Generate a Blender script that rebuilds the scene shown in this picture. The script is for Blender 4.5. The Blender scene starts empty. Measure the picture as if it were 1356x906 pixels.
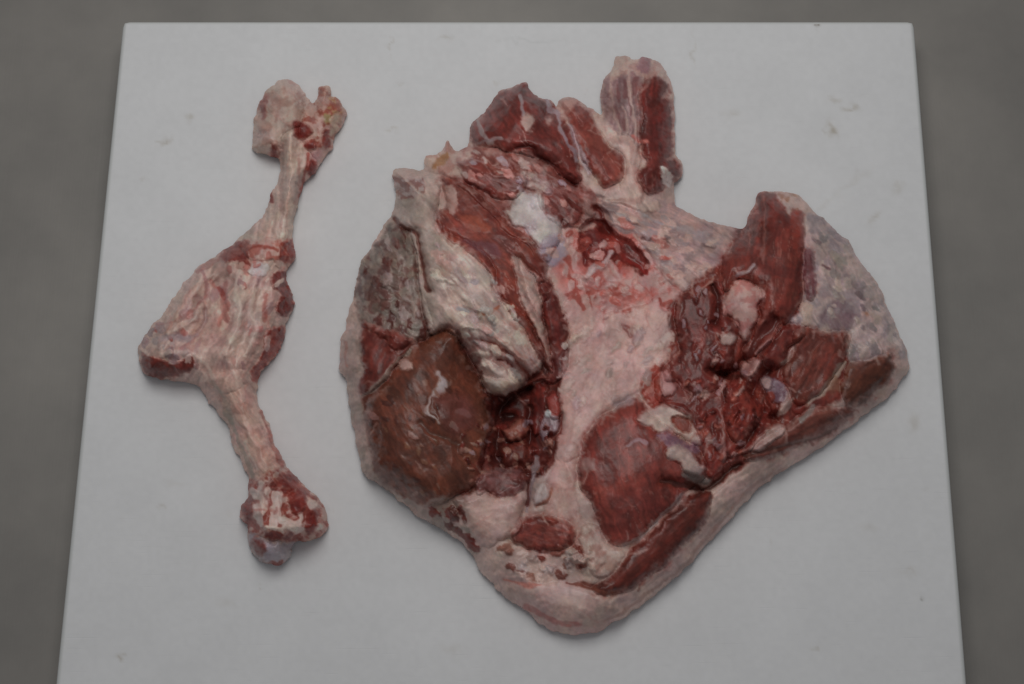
import bpy, math
import numpy as np

# ------------------------------------------------------------------ camera, light, exposure
FPX, W0, H0 = 1900.0, 1356.0, 906.0          # focal length and frame of the photograph, in its pixels
TILT = math.radians(17.1)                    # lean away from straight down
DIST = 0.781                                 # metres from lens to the board
ct, st = math.cos(TILT), math.sin(TILT)
CAM = np.array([0.0, -DIST * st, DIST * ct])

scene = bpy.context.scene
cd = bpy.data.cameras.new('camera'); co = bpy.data.objects.new('camera', cd)
scene.collection.objects.link(co); scene.camera = co
cd.sensor_width = 36.0; cd.lens = 36.0 * FPX / W0; cd.clip_start = 0.01; cd.clip_end = 100.0
co.location = CAM; co.rotation_euler = (TILT, 0, 0)

world = bpy.data.worlds.new('World'); scene.world = world; world.use_nodes = True
bg = world.node_tree.nodes['Background']
bg.inputs[0].default_value = (0.98, 0.985, 1.02, 1); bg.inputs[1].default_value = 0.158

def area(name, loc, target, size, power, col):
    l = bpy.data.lights.new(name, 'AREA'); l.shape = 'RECTANGLE'
    l.size, l.size_y = size; l.energy = power; l.color = col
    o = bpy.data.objects.new(name, l); scene.collection.objects.link(o); o.location = loc
    d = np.array(target) - np.array(loc)
    from mathutils import Vector
    o.rotation_euler = Vector(d).to_track_quat('-Z', 'Y').to_euler()
    return o
area('ceiling_lamp', (-0.03, 0.27, 0.76), (-0.02, 0.03, 0), (0.44, 0.32), 2.2, (1.0, 0.98, 0.955))

scene.view_settings.view_transform = 'Standard'; scene.view_settings.look = 'None'
scene.view_settings.gamma = 1.0; scene.view_settings.exposure = 0.0
scene.view_settings.use_curve_mapping = False
scene.render.engine = 'CYCLES'

KLIGHT = 0.44                               # picture value of a perfectly white surface under this light
def lin(c):
    c = np.asarray(c, float) / 255.0
    return np.where(c <= 0.04045, c / 12.92, ((c + 0.055) / 1.055) ** 2.4)
def alb(c): return np.clip(lin(c) / KLIGHT, 0.004, 0.85)

# ------------------------------------------------------------------ helpers
def unproject(u, v, z):
    """point at height z that the photograph shows at pixel (u, v)"""
    x = (u - W0 / 2) / FPX; y = -(v - H0 / 2) / FPX
    dx = x; dy = y * ct + st; dz = y * st - ct
    s = (z - CAM[2]) / dz
    return np.stack([CAM[0] + s * dx, CAM[1] + s * dy, np.broadcast_to(z, np.shape(dx)) + 0 * s], -1)

rng = np.random.default_rng(7)
LAT = rng.random((256, 256)) * 2 - 1
def vnoise(x, y):
    xi = np.floor(x).astype(int); yi = np.floor(y).astype(int)
    fx = x - xi; fy = y - yi
    fx = fx * fx * (3 - 2 * fx); fy = fy * fy * (3 - 2 * fy)
    a = LAT[xi & 255, yi & 255]; b = LAT[(xi + 1) & 255, yi & 255]
    c = LAT[xi & 255, (yi + 1) & 255]; d = LAT[(xi + 1) & 255, (yi + 1) & 255]
    return (a * (1 - fx) + b * fx) * (1 - fy) + (c * (1 - fx) + d * fx) * fy
def fbm(x, y, o=4, g=0.5):
    t = 0; a = 1.0; n = 0
    for k in range(o):
        t = t + a * vnoise(x * 2 ** k + 17.3 * k, y * 2 ** k + 41.7 * k); n += a; a *= g
    return t / n * 1.6
def sstep(a, b, x):
    t = np.clip((x - a) / (b - a), 0, 1); return t * t * (3 - 2 * t)
def smooth_poly(p, n=4, closed=True):
    p = np.asarray(p, float); N = len(p); out = []
    for i in range(N if closed else N - 1):
        if closed: p0, p1, p2, p3 = p[i - 1], p[i], p[(i + 1) % N], p[(i + 2) % N]
        else: p0, p1, p2, p3 = p[max(i - 1, 0)], p[i], p[i + 1], p[min(i + 2, N - 1)]
        for k in range(n):
            t = k / n
            out.append(0.5 * (2 * p1 + (p2 - p0) * t + (2 * p0 - 5 * p1 + 4 * p2 - p3) * t * t + (3 * p1 - p0 - 3 * p2 + p3) * t ** 3))
    if not closed: out.append(p[-1])
    return np.array(out)
def seg_dist(x, y, p, closed):
    d2 = np.full(x.shape, 1e12)
    q = np.roll(p, -1, 0) if closed else p[1:]
    inside = np.zeros(x.shape, bool)
    for (ax, ay), (bx, by) in zip(p if closed else p[:-1], q):
        ex, ey = bx - ax, by - ay; L = ex * ex + ey * ey
        if L < 1e-9: continue
        wx, wy = x - ax, y - ay
        t = np.clip((wx * ex + wy * ey) / L, 0, 1)
        np.minimum(d2, (wx - ex * t) ** 2 + (wy - ey * t) ** 2, out=d2)
        if closed and ay != by:
            inside ^= ((ay > y) != (by > y)) & (x < ex * (y - ay) / (by - ay) + ax)
    d = np.sqrt(d2)
    return np.where(inside, d, -d) if closed else d

class Field:
    """a piece of meat or bone: height (mm), colour and part number on a fine lattice laid over its plan"""
    def __init__(s, outline, step, warp=1.5, base=(128, 112, 106), he=5.0, seed=0):
        p = smooth_poly(outline); s.step = step; s.seed = seed * 37.1
        u0, v0 = p.min(0) - 8; u1, v1 = p.max(0) + 8
        s.U, s.V = np.meshgrid(np.arange(u0, u1, step), np.arange(v0, v1, step), indexing='ij')
        s.wu = fbm(s.U / 14 + s.seed, s.V / 14, 4); s.wv = fbm(s.U / 14 + 90, s.V / 14 + 50 + s.seed, 4)
        s.fu = fbm(s.U / 4.5 + s.seed, s.V / 4.5, 3); s.fv = fbm(s.U / 4.5 + 70, s.V / 4.5 + 20, 3)
        s.D = seg_dist(s.U + warp * (s.wu + .2 * s.fu), s.V + warp * (s.wv + .2 * s.fv), p, True)
        s.H = np.zeros_like(s.U); s.C = np.tile(np.array(base, float), s.U.shape + (1,)).reshape(s.U.shape + (3,))
        s.G = np.full(s.U.shape, 0.42)                      # roughness
        s.part = np.zeros((s.U.shape[0] - 1, s.U.shape[1] - 1), int); s.names = [None]; s.he = he
    def n(s, sc, o=4, k=0): return fbm(s.U / sc + 13 * k + s.seed, s.V / sc - 7 * k, o)
    def _box(s, p, m):
        i0 = np.searchsorted(s.U[:, 0], p[:, 0].min() - m); i1 = np.searchsorted(s.U[:, 0], p[:, 0].max() + m)
        j0 = np.searchsorted(s.V[0], p[:, 1].min() - m); j1 = np.searchsorted(s.V[0], p[:, 1].max() + m)
        return slice(max(i0, 0), i1), slice(max(j0, 0), j1)
    def lump(s, u, v, r, h, ry=None, ang=0):
        a = math.radians(ang); x = s.U - u; y = s.V - v
        X = x * math.cos(a) + y * math.sin(a); Y = -x * math.sin(a) + y * math.cos(a)
        s.H += h * np.exp(-(X / r) ** 2 - (Y / (ry or r)) ** 2)
    def _dye(s, b, a, col, col2, mix, sc, fib, marb):
        U, V = s.U[b], s.V[b]
        c = np.ones(U.shape + (3,)) * np.array(col, float)
        if col2 is not None:
            m = sstep(-0.25, 0.35, fbm(U / sc + s.seed + U.size % 97, V / sc + 3.3, 4) + (mix - 0.5) * 1.3)
            c = c * (1 - m[..., None]) + np.array(col2, float) * m[..., None]
        hh = 0
        if fib:
            ang, Lf, Wf, amt = fib; t = math.radians(ang)
            wu = U + 3 * s.wu[b]; wv = V + 3 * s.wv[b]
            x = wu * math.cos(t) + wv * math.sin(t); y = -wu * math.sin(t) + wv * math.cos(t)
            f = fbm(x / Lf, y / Wf, 4, 0.6)
            c = c * (1 + amt * f[..., None] + .09 * fbm(x / (Lf * .7) + 11, y / 3.3, 2)[..., None]); hh = f
            if marb:
                g = np.abs(fbm(x / (Lf * 1.6) + 31, y / (Wf * 2.2) + 9, 3))
                g = sstep(0.09, 0.02, g) * sstep(-0.1, 0.3, fbm(U / 24 + 5, V / 24 + 5, 2)) * marb
                c = c * (1 - g[..., None]) + np.array((140, 112, 106.)) * g[..., None]
        s.C[b] = s.C[b] * (1 - a[..., None]) + c * a[..., None]
        return hh
    def P(s, name, pts, col, col2=None, mix=.5, sc=12, dh=4, w=16, fib=None, marb=0, edge=2.8, soft=3.2, gr=0.0, gw=4.0, rough=None, alpha=1, flat=0):
        """patch: muscle, fat or membrane with its own swelling dh (mm), edge groove gr (mm), fibres and colours"""
        p = smooth_poly(pts); b = s._box(p, 30)
        d0 = seg_dist(s.U[b] + edge * s.wu[b], s.V[b] + edge * s.wv[b], p, True)
        d = d0 + edge * .75 * s.fu[b]
        a = sstep(-soft, soft, d) * alpha
        hh = s._dye(b, a, col, col2, mix, sc, fib, marb)
        if name == 'muscle' and edge > 2:
            q = fbm(s.U[b] / 9 + len(s.names), s.V[b] / 9, 3)
            film = sstep(13, 0, d) * sstep(-3, 1, d) * sstep(-.05, .45, q) * .42            # thin membrane reaching in over the muscle
            s.C[b] = s.C[b] * (1 - film[..., None]) + np.array((130, 104, 100.)) * film[..., None]
            bld = sstep(-9, 0, d) * (d < 0) * sstep(-.15, .4, -q) * .5                     # flesh showing through the fat beside it
            s.C[b] = s.C[b] * (1 - bld[..., None]) + np.array((116, 66, 60.)) * bld[..., None]
        t = np.clip((d0 + 1) / w, 0, 1)
        s.H[b] += dh * np.sqrt(1 - (1 - t) ** 2) - .55 * gr * np.exp(-(d0 / gw) ** 2) + 0.06 * hh * a
        if rough: s.G[b] = s.G[b] * (1 - a) + rough * a
        if name == 'muscle' and edge > 2:                                     # ragged rim: fat reaching in, flesh reaching out
            R = np.random.default_rng(int(p[0, 0] * 7 + p[0, 1])); c0 = p.mean(0)
            for j in range(int(np.linalg.norm(np.diff(p, axis=0), axis=1).sum() / 34)):
                i = R.integers(len(p)); e = p[(i + 1) % len(p)] - p[i - 1]; e = e / max(np.hypot(*e), 1e-6); inn = np.array([-e[1], e[0]]); inn = inn * np.sign(inn @ (c0 - p[i]) + 1e-9)
                fatin = R.random() < .6
                st_ = p[i] + R.normal(0, 2, 2); t = e * R.choice((-1, 1)) * R.uniform(.3, 1.2) + inn * (R.uniform(.25, 1) if fatin else -R.uniform(.1, .5)); ln = R.uniform(6, 17) * (1 if fatin else .7)
                s.L([st_ - t * 2, st_ + t * ln * .5 + R.normal(0, 1, 2), st_ + t * ln], R.uniform(2.2, 4.5), (136, 110, 104) if fatin else np.array(col, float), R.uniform(0, .12), R.uniform(.25, .6), edge=2.5)
        if name:
            k = len(s.names); s.names.append(name)
            dc = (d[:-1, :-1] + d[1:, 1:] + d[1:, :-1] + d[:-1, 1:]) / 4
            sub = s.part[b[0].start:b[0].start + d.shape[0] - 1, b[1].start:b[1].start + d.shape[1] - 1]
            sub[dc[:sub.shape[0], :sub.shape[1]] > 0] = k
    def L(s, pts, wid, col=None, dh=1.0, alpha=0.9, edge=2.5, taper=True, col2=None, rough=None):
        """strand: a fat seam, sinew or cleft of width wid px along a line"""
        p = smooth_poly(pts, 5, False); b = s._box(p, wid * 3 + 8)
        x = s.U[b] + edge * s.wu[b]; y = s.V[b] + edge * s.wv[b]
        d = seg_dist(x, y, p, False)
        wl = wid * (0.75 + 0.5 * fbm(s.U[b] / 16 + 3, s.V[b] / 16, 2)) / 2
        wl = np.maximum(wl, 0.25 * wid)
        a = sstep(wl + 1.2, wl - 1.2, d) * alpha
        if col is not None: s._dye(b, a, col, col2, .5, 8, None, 0)
        s.H[b] += dh * np.exp(-(d / (0.62 * wid + 0.6)) ** 2)
        if rough: s.G[b] = s.G[b] * (1 - a) + rough * a
    def S(s, pts, n, r, cols, dh=0.6, seed=1, alpha=.85, asp=1.6, ang=None):
        """scatter of n small scraps inside an area"""
        R = np.random.default_rng(seed); p = smooth_poly(pts); lo, hi = p.min(0), p.max(0); k = 0; tries = 0
        while k < n and tries < 60 * n:
            tries += 1
            c = lo + R.random(2) * (hi - lo)
            if seg_dist(np.array([c[0]]), np.array([c[1]]), p, True)[0] < 0: continue
            k += 1
            rr = r[0] + (r[1] - r[0]) * R.random() ** 1.6; t = math.radians(ang + R.normal() * 22) if ang is not None else R.random() * math.pi
            b = s._box(c[None], rr * asp * 2 + 6)
            x = s.U[b] - c[0] + 2.5 * s.wu[b]; y = s.V[b] - c[1] + 2.5 * s.wv[b]
            X = (x * math.cos(t) + y * math.sin(t)) / (rr * asp); Y = (-x * math.sin(t) + y * math.cos(t)) / rr
            q = np.sqrt(X * X + Y * Y) + .35 * fbm(s.U[b] / 5, s.V[b] / 5, 2)
            a = sstep(1.15, .8, q) * alpha
            col = np.array(cols[R.integers(len(cols))], float) * R.uniform(.9, 1.1)
            s.C[b] = s.C[b] * (1 - a[..., None]) + col * a[..., None]
            s.H[b] += dh * R.uniform(.5, 1.3) * np.exp(-q ** 2)
    def T(s, pts, n, length, wid, cols, ang, dh=.4, seed=1, alpha=.6, spread=14):
        """n thin strands of fat, sinew or blood lying along one direction inside an area"""
        R = np.random.default_rng(seed); p = smooth_poly(pts); lo, hi = p.min(0), p.max(0); k = 0; tries = 0
        while k < n and tries < 60 * n:
            tries += 1
            c = lo + R.random(2) * (hi - lo)
            if seg_dist(c[:1], c[1:], p, True)[0] < 3: continue
            k += 1; t = math.radians(ang + R.normal() * spread); Ls = R.uniform(*length); q = []
            for j in range(5): q.append(c.copy()); c = c + Ls / 4 * np.array([math.cos(t), math.sin(t)]); t += R.normal() * .18
            s.L(q, R.uniform(*wid), np.array(cols[R.integers(len(cols))], float) * R.uniform(.93, 1.07), dh * .25 * R.uniform(.4, 1.2), alpha * .55 * R.uniform(.4, 1.1), edge=1.5)
    def finish(s, w_edge, w_under=30):
        """edge rounding and fine relief"""
        t = np.clip(s.D / w_edge, 0, 1); env = .2 * np.sqrt(1 - (1 - t) ** 2) + .8 * (1 - (1 - t) ** 2)
        s.H += 0.9 * s.n(42, 2, 1) + 0.14 * s.n(14, 3, 2) + 0.03 * s.n(5, 2, 3)
        s.Z = s.he + np.maximum(s.H, 1.0) * env
        tb = np.clip(s.D / w_under, 0, 1)
        s.B = s.he * (1 - tb) + 0.3
        s.Z = np.maximum(s.Z, s.B + 0.8)
        k = sstep(1.45, 1.85, s.C[..., 0] / np.maximum(s.C[..., 1], 1))[..., None]
        s.C = s.C * (1 - k * np.array((.07, .16, .20)))                       # lean meat is deeper in colour than fat
        m = 1.0 + (0.05 + .035 * k[..., 0]) * s.n(6, 3, 5) + 0.07 * s.n(34, 2, 6)
        s.C = s.C * m[..., None] * (1 + 0.014 * np.stack([s.n(15, 2, 7), s.n(15, 2, 8), s.n(15, 2, 9)], -1))

def mesh_obj(name, verts, faces, cols, rough, mat, parent, normals=None):
    me = bpy.data.meshes.new(name)
    nv, nf = len(verts), len(faces)
    me.vertices.add(nv); me.vertices.foreach_set('co', verts.astype(np.float32).ravel())
    me.loops.add(nf * 4); me.loops.foreach_set('vertex_index', faces.astype(np.int32).ravel())
    me.polygons.add(nf); me.polygons.foreach_set('loop_start', np.arange(0, nf * 4, 4, dtype=np.int32))
    me.polygons.foreach_set('loop_total', np.full(nf, 4, np.int32))
    me.polygons.foreach_set('use_smooth', np.ones(nf, bool))
    me.update(calc_edges=True)
    if cols is not None:
        a = me.color_attributes.new('tint', 'FLOAT_COLOR', 'POINT')
        a.data.foreach_set('color', np.concatenate([cols, rough[:, None]], 1).astype(np.float32).ravel())
    me.materials.append(mat)
    if normals is not None: me.normals_split_custom_set_from_vertices(normals.astype(np.float32))
    o = bpy.data.objects.new(name, me); scene.collection.objects.link(o); o.parent = parent
    return o

def build(field, root, body_name, mat, origin):
    f = field; nu, nv = f.U.shape
    dc = (f.D[:-1, :-1] + f.D[1:, 1:] + f.D[1:, :-1] + f.D[:-1, 1:]) / 4
    inside = dc > 0
    # trim the rim of the lattice onto the outline
    gu, gv = np.gradient(f.D, f.step)
    gl = np.maximum(np.hypot(gu, gv), .3)
    touch = np.zeros(f.U.shape, int)
    for a, b in ((0, 0), (1, 0), (0, 1), (1, 1)): touch[a:nu - 1 + a, b:nv - 1 + b] += inside
    rim = (touch > 0) & (touch < 4)
    U, V = f.U.copy(), f.V.copy()
    mv = np.clip(f.D / gl, -f.step, f.step)
    U[rim] -= (mv * gu / gl)[rim]; V[rim] -= (mv * gv / gl)[rim]
    Z = f.Z.copy(); Z[rim] = f.he
    top = unproject(U, V, Z / 1000)
    # normals of the whole upper surface, so that parts join without a visible seam
    tu = np.gradient(top, axis=0); tv = np.gradient(top, axis=1)
    N = np.cross(tv, tu); N /= np.maximum(np.linalg.norm(N, axis=-1, keepdims=True), 1e-12)
    N *= np.sign(np.median(N[..., 2]))
    bot = unproject(U, V, f.he / 1000); bot[..., 2] = np.where(rim, f.he, f.B) / 1000
    NB = np.cross(np.gradient(bot, axis=0), np.gradient(bot, axis=1)); NB /= np.maximum(np.linalg.norm(NB, axis=-1, keepdims=True), 1e-12)
    NB[NB[..., 2] > 0] *= -1
    col = alb(np.clip(f.C, 3, 250))
    cells = np.argwhere(inside)
    def quads(c, idx): return np.stack([idx[c[:, 0], c[:, 1]], idx[c[:, 0], c[:, 1] + 1], idx[c[:, 0] + 1, c[:, 1] + 1], idx[c[:, 0] + 1, c[:, 1]]], 1)
    def closed(c, zt, zb, name, keep_normals):
        cnt = np.zeros((nu, nv), int)
        for a, b in ((0, 0), (1, 0), (0, 1), (1, 1)): np.add.at(cnt, (c[:, 0] + a, c[:, 1] + b), 1)
        used = np.argwhere(cnt > 0); inner = np.argwhere(cnt == 4)
        it = np.full((nu, nv), -1); it[used[:, 0], used[:, 1]] = np.arange(len(used))
        ib = it.copy(); ib[inner[:, 0], inner[:, 1]] = len(used) + np.arange(len(inner))
        uu, ii = (used[:, 0], used[:, 1]), (inner[:, 0], inner[:, 1])
        vt = unproject(U[uu], V[uu], zt[uu] / 1000)
        vb = unproject(U[ii], V[ii], zb[ii] / 1000)
        if name == body_name:                               # plumb underside
            vb[:, :2] = bot[ii][:, :2]
        qt, qb = quads(c, it), quads(c, ib)[:, ::-1]
        qb = qb[(qb >= len(used)).sum(1) >= 2]                    # no doubled faces where top and underside share every corner
        if name == body_name: qt = qt[show]
        fc = np.concatenate([qt, qb])
        cc = np.concatenate([col[uu], col[ii]]); rr = np.concatenate([f.G[uu], f.G[ii]])
        nn = np.concatenate([N[uu], -N[ii]])
        if not keep_normals: nn[len(used):] = NB[ii]
        return mesh_obj(name, np.concatenate([vt, vb]) - origin, fc, cc, rr, mat, root, nn)
    lab = np.where(inside, f.part, 0)
    capn = np.zeros((nu, nv), int)
    for a, b in ((0, 0), (1, 0), (0, 1), (1, 1)): capn[a:nu - 1 + a, b:nv - 1 + b] += lab > 0
    zt = Z.copy(); und = (capn == 4) & ~rim
    zt[und] = np.maximum(zt[und] - 2.6, f.B[und] + .4)
    cu = (und[:-1, :-1].astype(int) + und[1:, :-1] + und[:-1, 1:] + und[1:, 1:]) >= 2
    show = ((lab == 0) | cu)[cells[:, 0], cells[:, 1]]
    out = [closed(cells, zt, f.B, body_name, False)]
    for k in range(1, len(f.names)):
        c = np.argwhere(lab == k)
        if len(c) < 6: continue
        out.append(closed(c, Z, np.maximum(Z - 2.0, f.B + .6), f.names[k], True))
    return out

def nt(name):
    m = bpy.data.materials.new(name); m.use_nodes = True
    t = m.node_tree; b = t.nodes['Principled BSDF']
    return m, t, b
def flesh_material(name, bump=0.14, sss=0.1):
    m, t, b = nt(name); N, Lk = t.nodes, t.links
    at = N.new('ShaderNodeVertexColor'); at.layer_name = 'tint'
    tc = N.new('ShaderNodeTexCoord')
    n1 = N.new('ShaderNodeTexNoise'); n1.inputs['Scale'].default_value = 420; n1.inputs['Detail'].default_value = 4; n1.inputs['Roughness'].default_value = .65
    Lk.new(tc.outputs['Object'], n1.inputs['Vector'])
    mp = N.new('ShaderNodeMapRange'); mp.inputs['From Min'].default_value = .25; mp.inputs['From Max'].default_value = .75
    mp.inputs['To Min'].default_value = .88; mp.inputs['To Max'].default_value = 1.12
    Lk.new(n1.outputs['Fac'], mp.inputs['Value'])
    mx = N.new('ShaderNodeVectorMath'); mx.operation = 'SCALE'
    Lk.new(at.outputs['Color'], mx.inputs[0]); Lk.new(mp.outputs[0], mx.inputs['Scale'])
    Lk.new(mx.outputs[0], b.inputs['Base Color'])
    n2 = N.new('ShaderNodeTexNoise'); n2.inputs['Scale'].default_value = 700; n2.inputs['Detail'].default_value = 3
    Lk.new(tc.outputs['Object'], n2.inputs['Vector'])
    bp = N.new('ShaderNodeBump'); bp.inputs['Strength'].default_value = bump; bp.inputs['Distance'].default_value = .0007
    Lk.new(n2.outputs['Fac'], bp.inputs['Height']); Lk.new(bp.outputs['Normal'], b.inputs['Normal'])
    n3 = N.new('ShaderNodeTexNoise'); n3.inputs['Scale'].default_value = 90; n3.inputs['Detail'].default_value = 3
    Lk.new(tc.outputs['Object'], n3.inputs['Vector'])
    ma = N.new('ShaderNodeMath'); ma.operation = 'MULTIPLY_ADD'; ma.inputs[1].default_value = .3
    ms = N.new('ShaderNodeMath'); ms.operation = 'SUBTRACT'; ms.inputs[1].default_value = .15
    Lk.new(n3.outputs['Fac'], ma.inputs[0]); Lk.new(at.outputs['Alpha'], ms.inputs[0]); Lk.new(ms.outputs[0], ma.inputs[2])
    Lk.new(ma.outputs[0], b.inputs['Roughness'])
    b.inputs['Specular IOR Level'].default_value = .28
    b.inputs['Coat Weight'].default_value = .18; b.inputs['Coat Roughness'].default_value = .25; b.inputs['Coat IOR'].default_value = 1.4
    Lk.new(bp.outputs['Normal'], b.inputs['Coat Normal'])
    b.inputs['Subsurface Weight'].default_value = sss
    b.inputs['Subsurface Radius'].default_value = (1.0, .35, .25); b.inputs['Subsurface Scale'].default_value = .002
    return m

def empty(name, loc, label, cat):
    o = bpy.data.objects.new(name, None); scene.collection.objects.link(o); o.location = loc
    o.empty_display_size = .02; o['label'] = label; o['category'] = cat
    return o

# ------------------------------------------------------------------ table
BT = 0.026                                                     # board thickness
m_table, t, b = nt('brushed_steel'); N, Lk = t.nodes, t.links
tc = N.new('ShaderNodeTexCoord')
nz = N.new('ShaderNodeTexNoise'); nz.inputs['Scale'].default_value = 9; nz.inputs['Detail'].default_value = 6; nz.inputs['Roughness'].default_value = .6
Lk.new(tc.outputs['Object'], nz.inputs['Vector'])
cr = N.new('ShaderNodeValToRGB')
cr.color_ramp.elements[0].position = .3; cr.color_ramp.elements[1].position = .72
cr.color_ramp.elements[0].color = (*alb((91, 89, 86)), 1); cr.color_ramp.elements[1].color = (*alb((107, 104, 100)), 1)
Lk.new(nz.outputs['Fac'], cr.inputs[0])
mp = N.new('ShaderNodeMapping'); mp.inputs['Scale'].default_value = (900, 14, 1); Lk.new(tc.outputs['Object'], mp.inputs['Vector'])
n2 = N.new('ShaderNodeTexNoise'); n2.inputs['Scale'].default_value = 1; n2.inputs['Detail'].default_value = 4; Lk.new(mp.outputs[0], n2.inputs['Vector'])
bp = N.new('ShaderNodeBump'); bp.inputs['Strength'].default_value = .12; bp.inputs['Distance'].default_value = .0003
Lk.new(n2.outputs['Fac'], bp.inputs['Height']); Lk.new(bp.outputs[0], b.inputs['Normal'])
Lk.new(cr.outputs[0], b.inputs['Base Color']); b.inputs['Roughness'].default_value = .55; b.inputs['Metallic'].default_value = .25
me = bpy.data.meshes.new('tabletop')
tz = -BT - .0005
me.from_pydata([(-.75, -.6, tz), (.75, -.6, tz), (.75, .6, tz), (-.75, .6, tz), (-.75, -.6, tz - .03), (.75, -.6, tz - .03), (.75, .6, tz - .03), (-.75, .6, tz - .03)], [],
               [(0, 1, 2, 3), (7, 6, 5, 4), (0, 4, 5, 1), (1, 5, 6, 2), (2, 6, 7, 3), (3, 7, 4, 0)])
me.materials.append(m_table); o = bpy.data.objects.new('tabletop', me); scene.collection.objects.link(o); o['kind'] = 'structure'

# ------------------------------------------------------------------ cutting board (rounded slab, fine top sheet for its stains)
def board():
    TL, TR = np.array([168., 33.]), np.array([1205., 33.])
    BL, BR = TL + (np.array([80.5, 902.]) - TL) * 1.12, TR + (np.array([1273.5, 902.]) - TR) * 1.12
    c = [unproject(np.array(p[0]), np.array(p[1]), 0.0) for p in (TL, TR, BR, BL)]
    nx, ny = 420, 360
    ii, jj = np.meshgrid(np.linspace(0, 1, nx), np.linspace(0, 1, ny), indexing='ij')
    tl, tr, br, bl = c
    P = (tl * (1 - ii)[..., None] + tr * ii[..., None]) * (1 - jj)[..., None] + (bl * (1 - ii)[..., None] + br * ii[..., None]) * jj[..., None]
    # back to photo pixels for the stains
    rel = P - CAM; xc = rel[..., 0]; yc = rel[..., 1] * ct + rel[..., 2] * st; zc = -rel[..., 1] * st + rel[..., 2] * ct
    U = W0 / 2 + FPX * xc / -zc; V = H0 / 2 - FPX * yc / -zc
    col = np.ones(U.shape + (3,)) * np.array((215., 216., 217.)) * (1 + .010 * fbm(U / 60, V / 60, 4)[..., None] + .008 * fbm(U / 6, V / 6, 2)[..., None])
    def stain(u, v, a, bb, ang, amt, tint=(150, 138, 118)):
        t = math.radians(ang); x = U - u + 5 * fbm(U / 9, V / 9, 3); y = V - v + 5 * fbm(U / 9 + 40, V / 9, 3)
        X = (x * math.cos(t) + y * math.sin(t)) / a; Y = (-x * math.sin(t) + y * math.cos(t)) / bb
        k = (np.exp(-(X * X + Y * Y)) * amt * .7)[..., None]
        col[:] = col * (1 - k) + np.array(tint, float) * k
    for s_ in [(1103, 172, 9, 5, 60, .75), (1126, 144, 8, 3, 0, .5), (1105, 132, 7, 3, 0, .3), (1158, 287, 8, 4, -50, .35), (1130, 240, 28, 4, -40, .12),
               (218, 186, 8, 3, -30, .45), (252, 157, 7, 4, -50, .35), (1083, 33, 4, 4, 0, .95, (70, 55, 38)), (918, 68, 2, 16, 3, .3), (700, 53, 45, 2, 0, .22, (170, 172, 170)),
               (158, 869, 4, 3, 0, .6), (1223, 792, 3, 3, 0, .6, (120, 118, 110)), (1080, 858, 6, 3, 0, .35), (1060, 320, 20, 3, 10, .22), (590, 48, 6, 4, 0, .3), (518, 62, 1.5, 12, 0, .3),
               (1208, 560, 6, 12, 0, .25), (520, 170, 9, 3, 10, .25), (970, 150, 9, 5, 0, .22), (1205, 755, 10, 4, 0, .2), (600, 860, 14, 6, 0, .12), (1190, 250, 5, 9, 30, .2),
               (300, 800, 12, 5, 20, .12), (230, 640, 10, 5, 0, .1), (1150, 700, 10, 5, 0, .14), (215, 672, 4, 3, 0, .25), (445, 170, 8, 5, 0, .2), (1090, 270, 16, 4, -35, .12)]:
        stain(*s_)
    R = np.random.default_rng(3)
    for k in range(26): stain(R.uniform(90, 1270), R.uniform(30, 900), R.uniform(1.5, 4), R.uniform(1.2, 2.5), R.uniform(0, 180), R.uniform(.08, .25))
    # profile: top sheet plus rounded edge rings and underside
    r = .0028
    idx = np.arange(nx * ny).reshape(nx, ny)
    verts = [P.reshape(-1, 3)]; cols = [col.reshape(-1, 3)]
    faces = [np.stack([idx[:-1, :-1].ravel(), idx[:-1, 1:].ravel(), idx[1:, 1:].ravel(), idx[1:, :-1].ravel()], 1)]
    loop = np.concatenate([idx[:, 0], idx[-1, 1:], idx[-2::-1, -1], idx[0, -2:0:-1]])
    cen = P.mean((0, 1)); lp = P.reshape(-1, 3)[loop]
    prev_p = np.roll(lp, 1, 0); next_p = np.roll(lp, -1, 0)
    tn = next_p - prev_p; on = np.stack([tn[:, 1], -tn[:, 0], 0 * tn[:, 0]], 1); on /= np.linalg.norm(on, axis=1, keepdims=True)
    on *= np.sign((on * (lp - cen)).sum(1))[:, None]
    prev = loop; base = nx * ny
    prof = [(r * math.sin(a), -r + r * math.cos(a)) for a in np.linspace(.3, math.pi / 2, 5)]
    prof += [(r, -BT + r)] + [(r * math.cos(a), -BT + r - r * math.sin(a)) for a in np.linspace(.3, math.pi / 2, 5)]
    n = len(loop)
    for (off, z) in prof:
        q = lp - on * (r - off) * 0 + on * (off - r); q = lp + on * off - on * 0; q[:, 2] = z
        cur = base + np.arange(n); base += n
        verts.append(q); cols.append(np.tile([[205., 207., 206.]], (n, 1)))
        faces.append(np.stack([prev, np.roll(prev, -1), np.roll(cur, -1), cur], 1)); prev = cur
    verts = np.concatenate(verts); faces = np.concatenate(faces); cols = np.concatenate(cols)
    m, t, b = nt('white_plastic'); N, Lk = t.nodes, t.links
    at = N.new('ShaderNodeVertexColor'); at.layer_name = 'tint'; Lk.new(at.outputs['Color'], b.inputs['Base Color'])
    tc = N.new('ShaderNodeTexCoord')
    b.inputs['Roughness'].default_value = .6; b.inputs['Specular IOR Level'].default_value = .25
    hs = None
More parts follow.
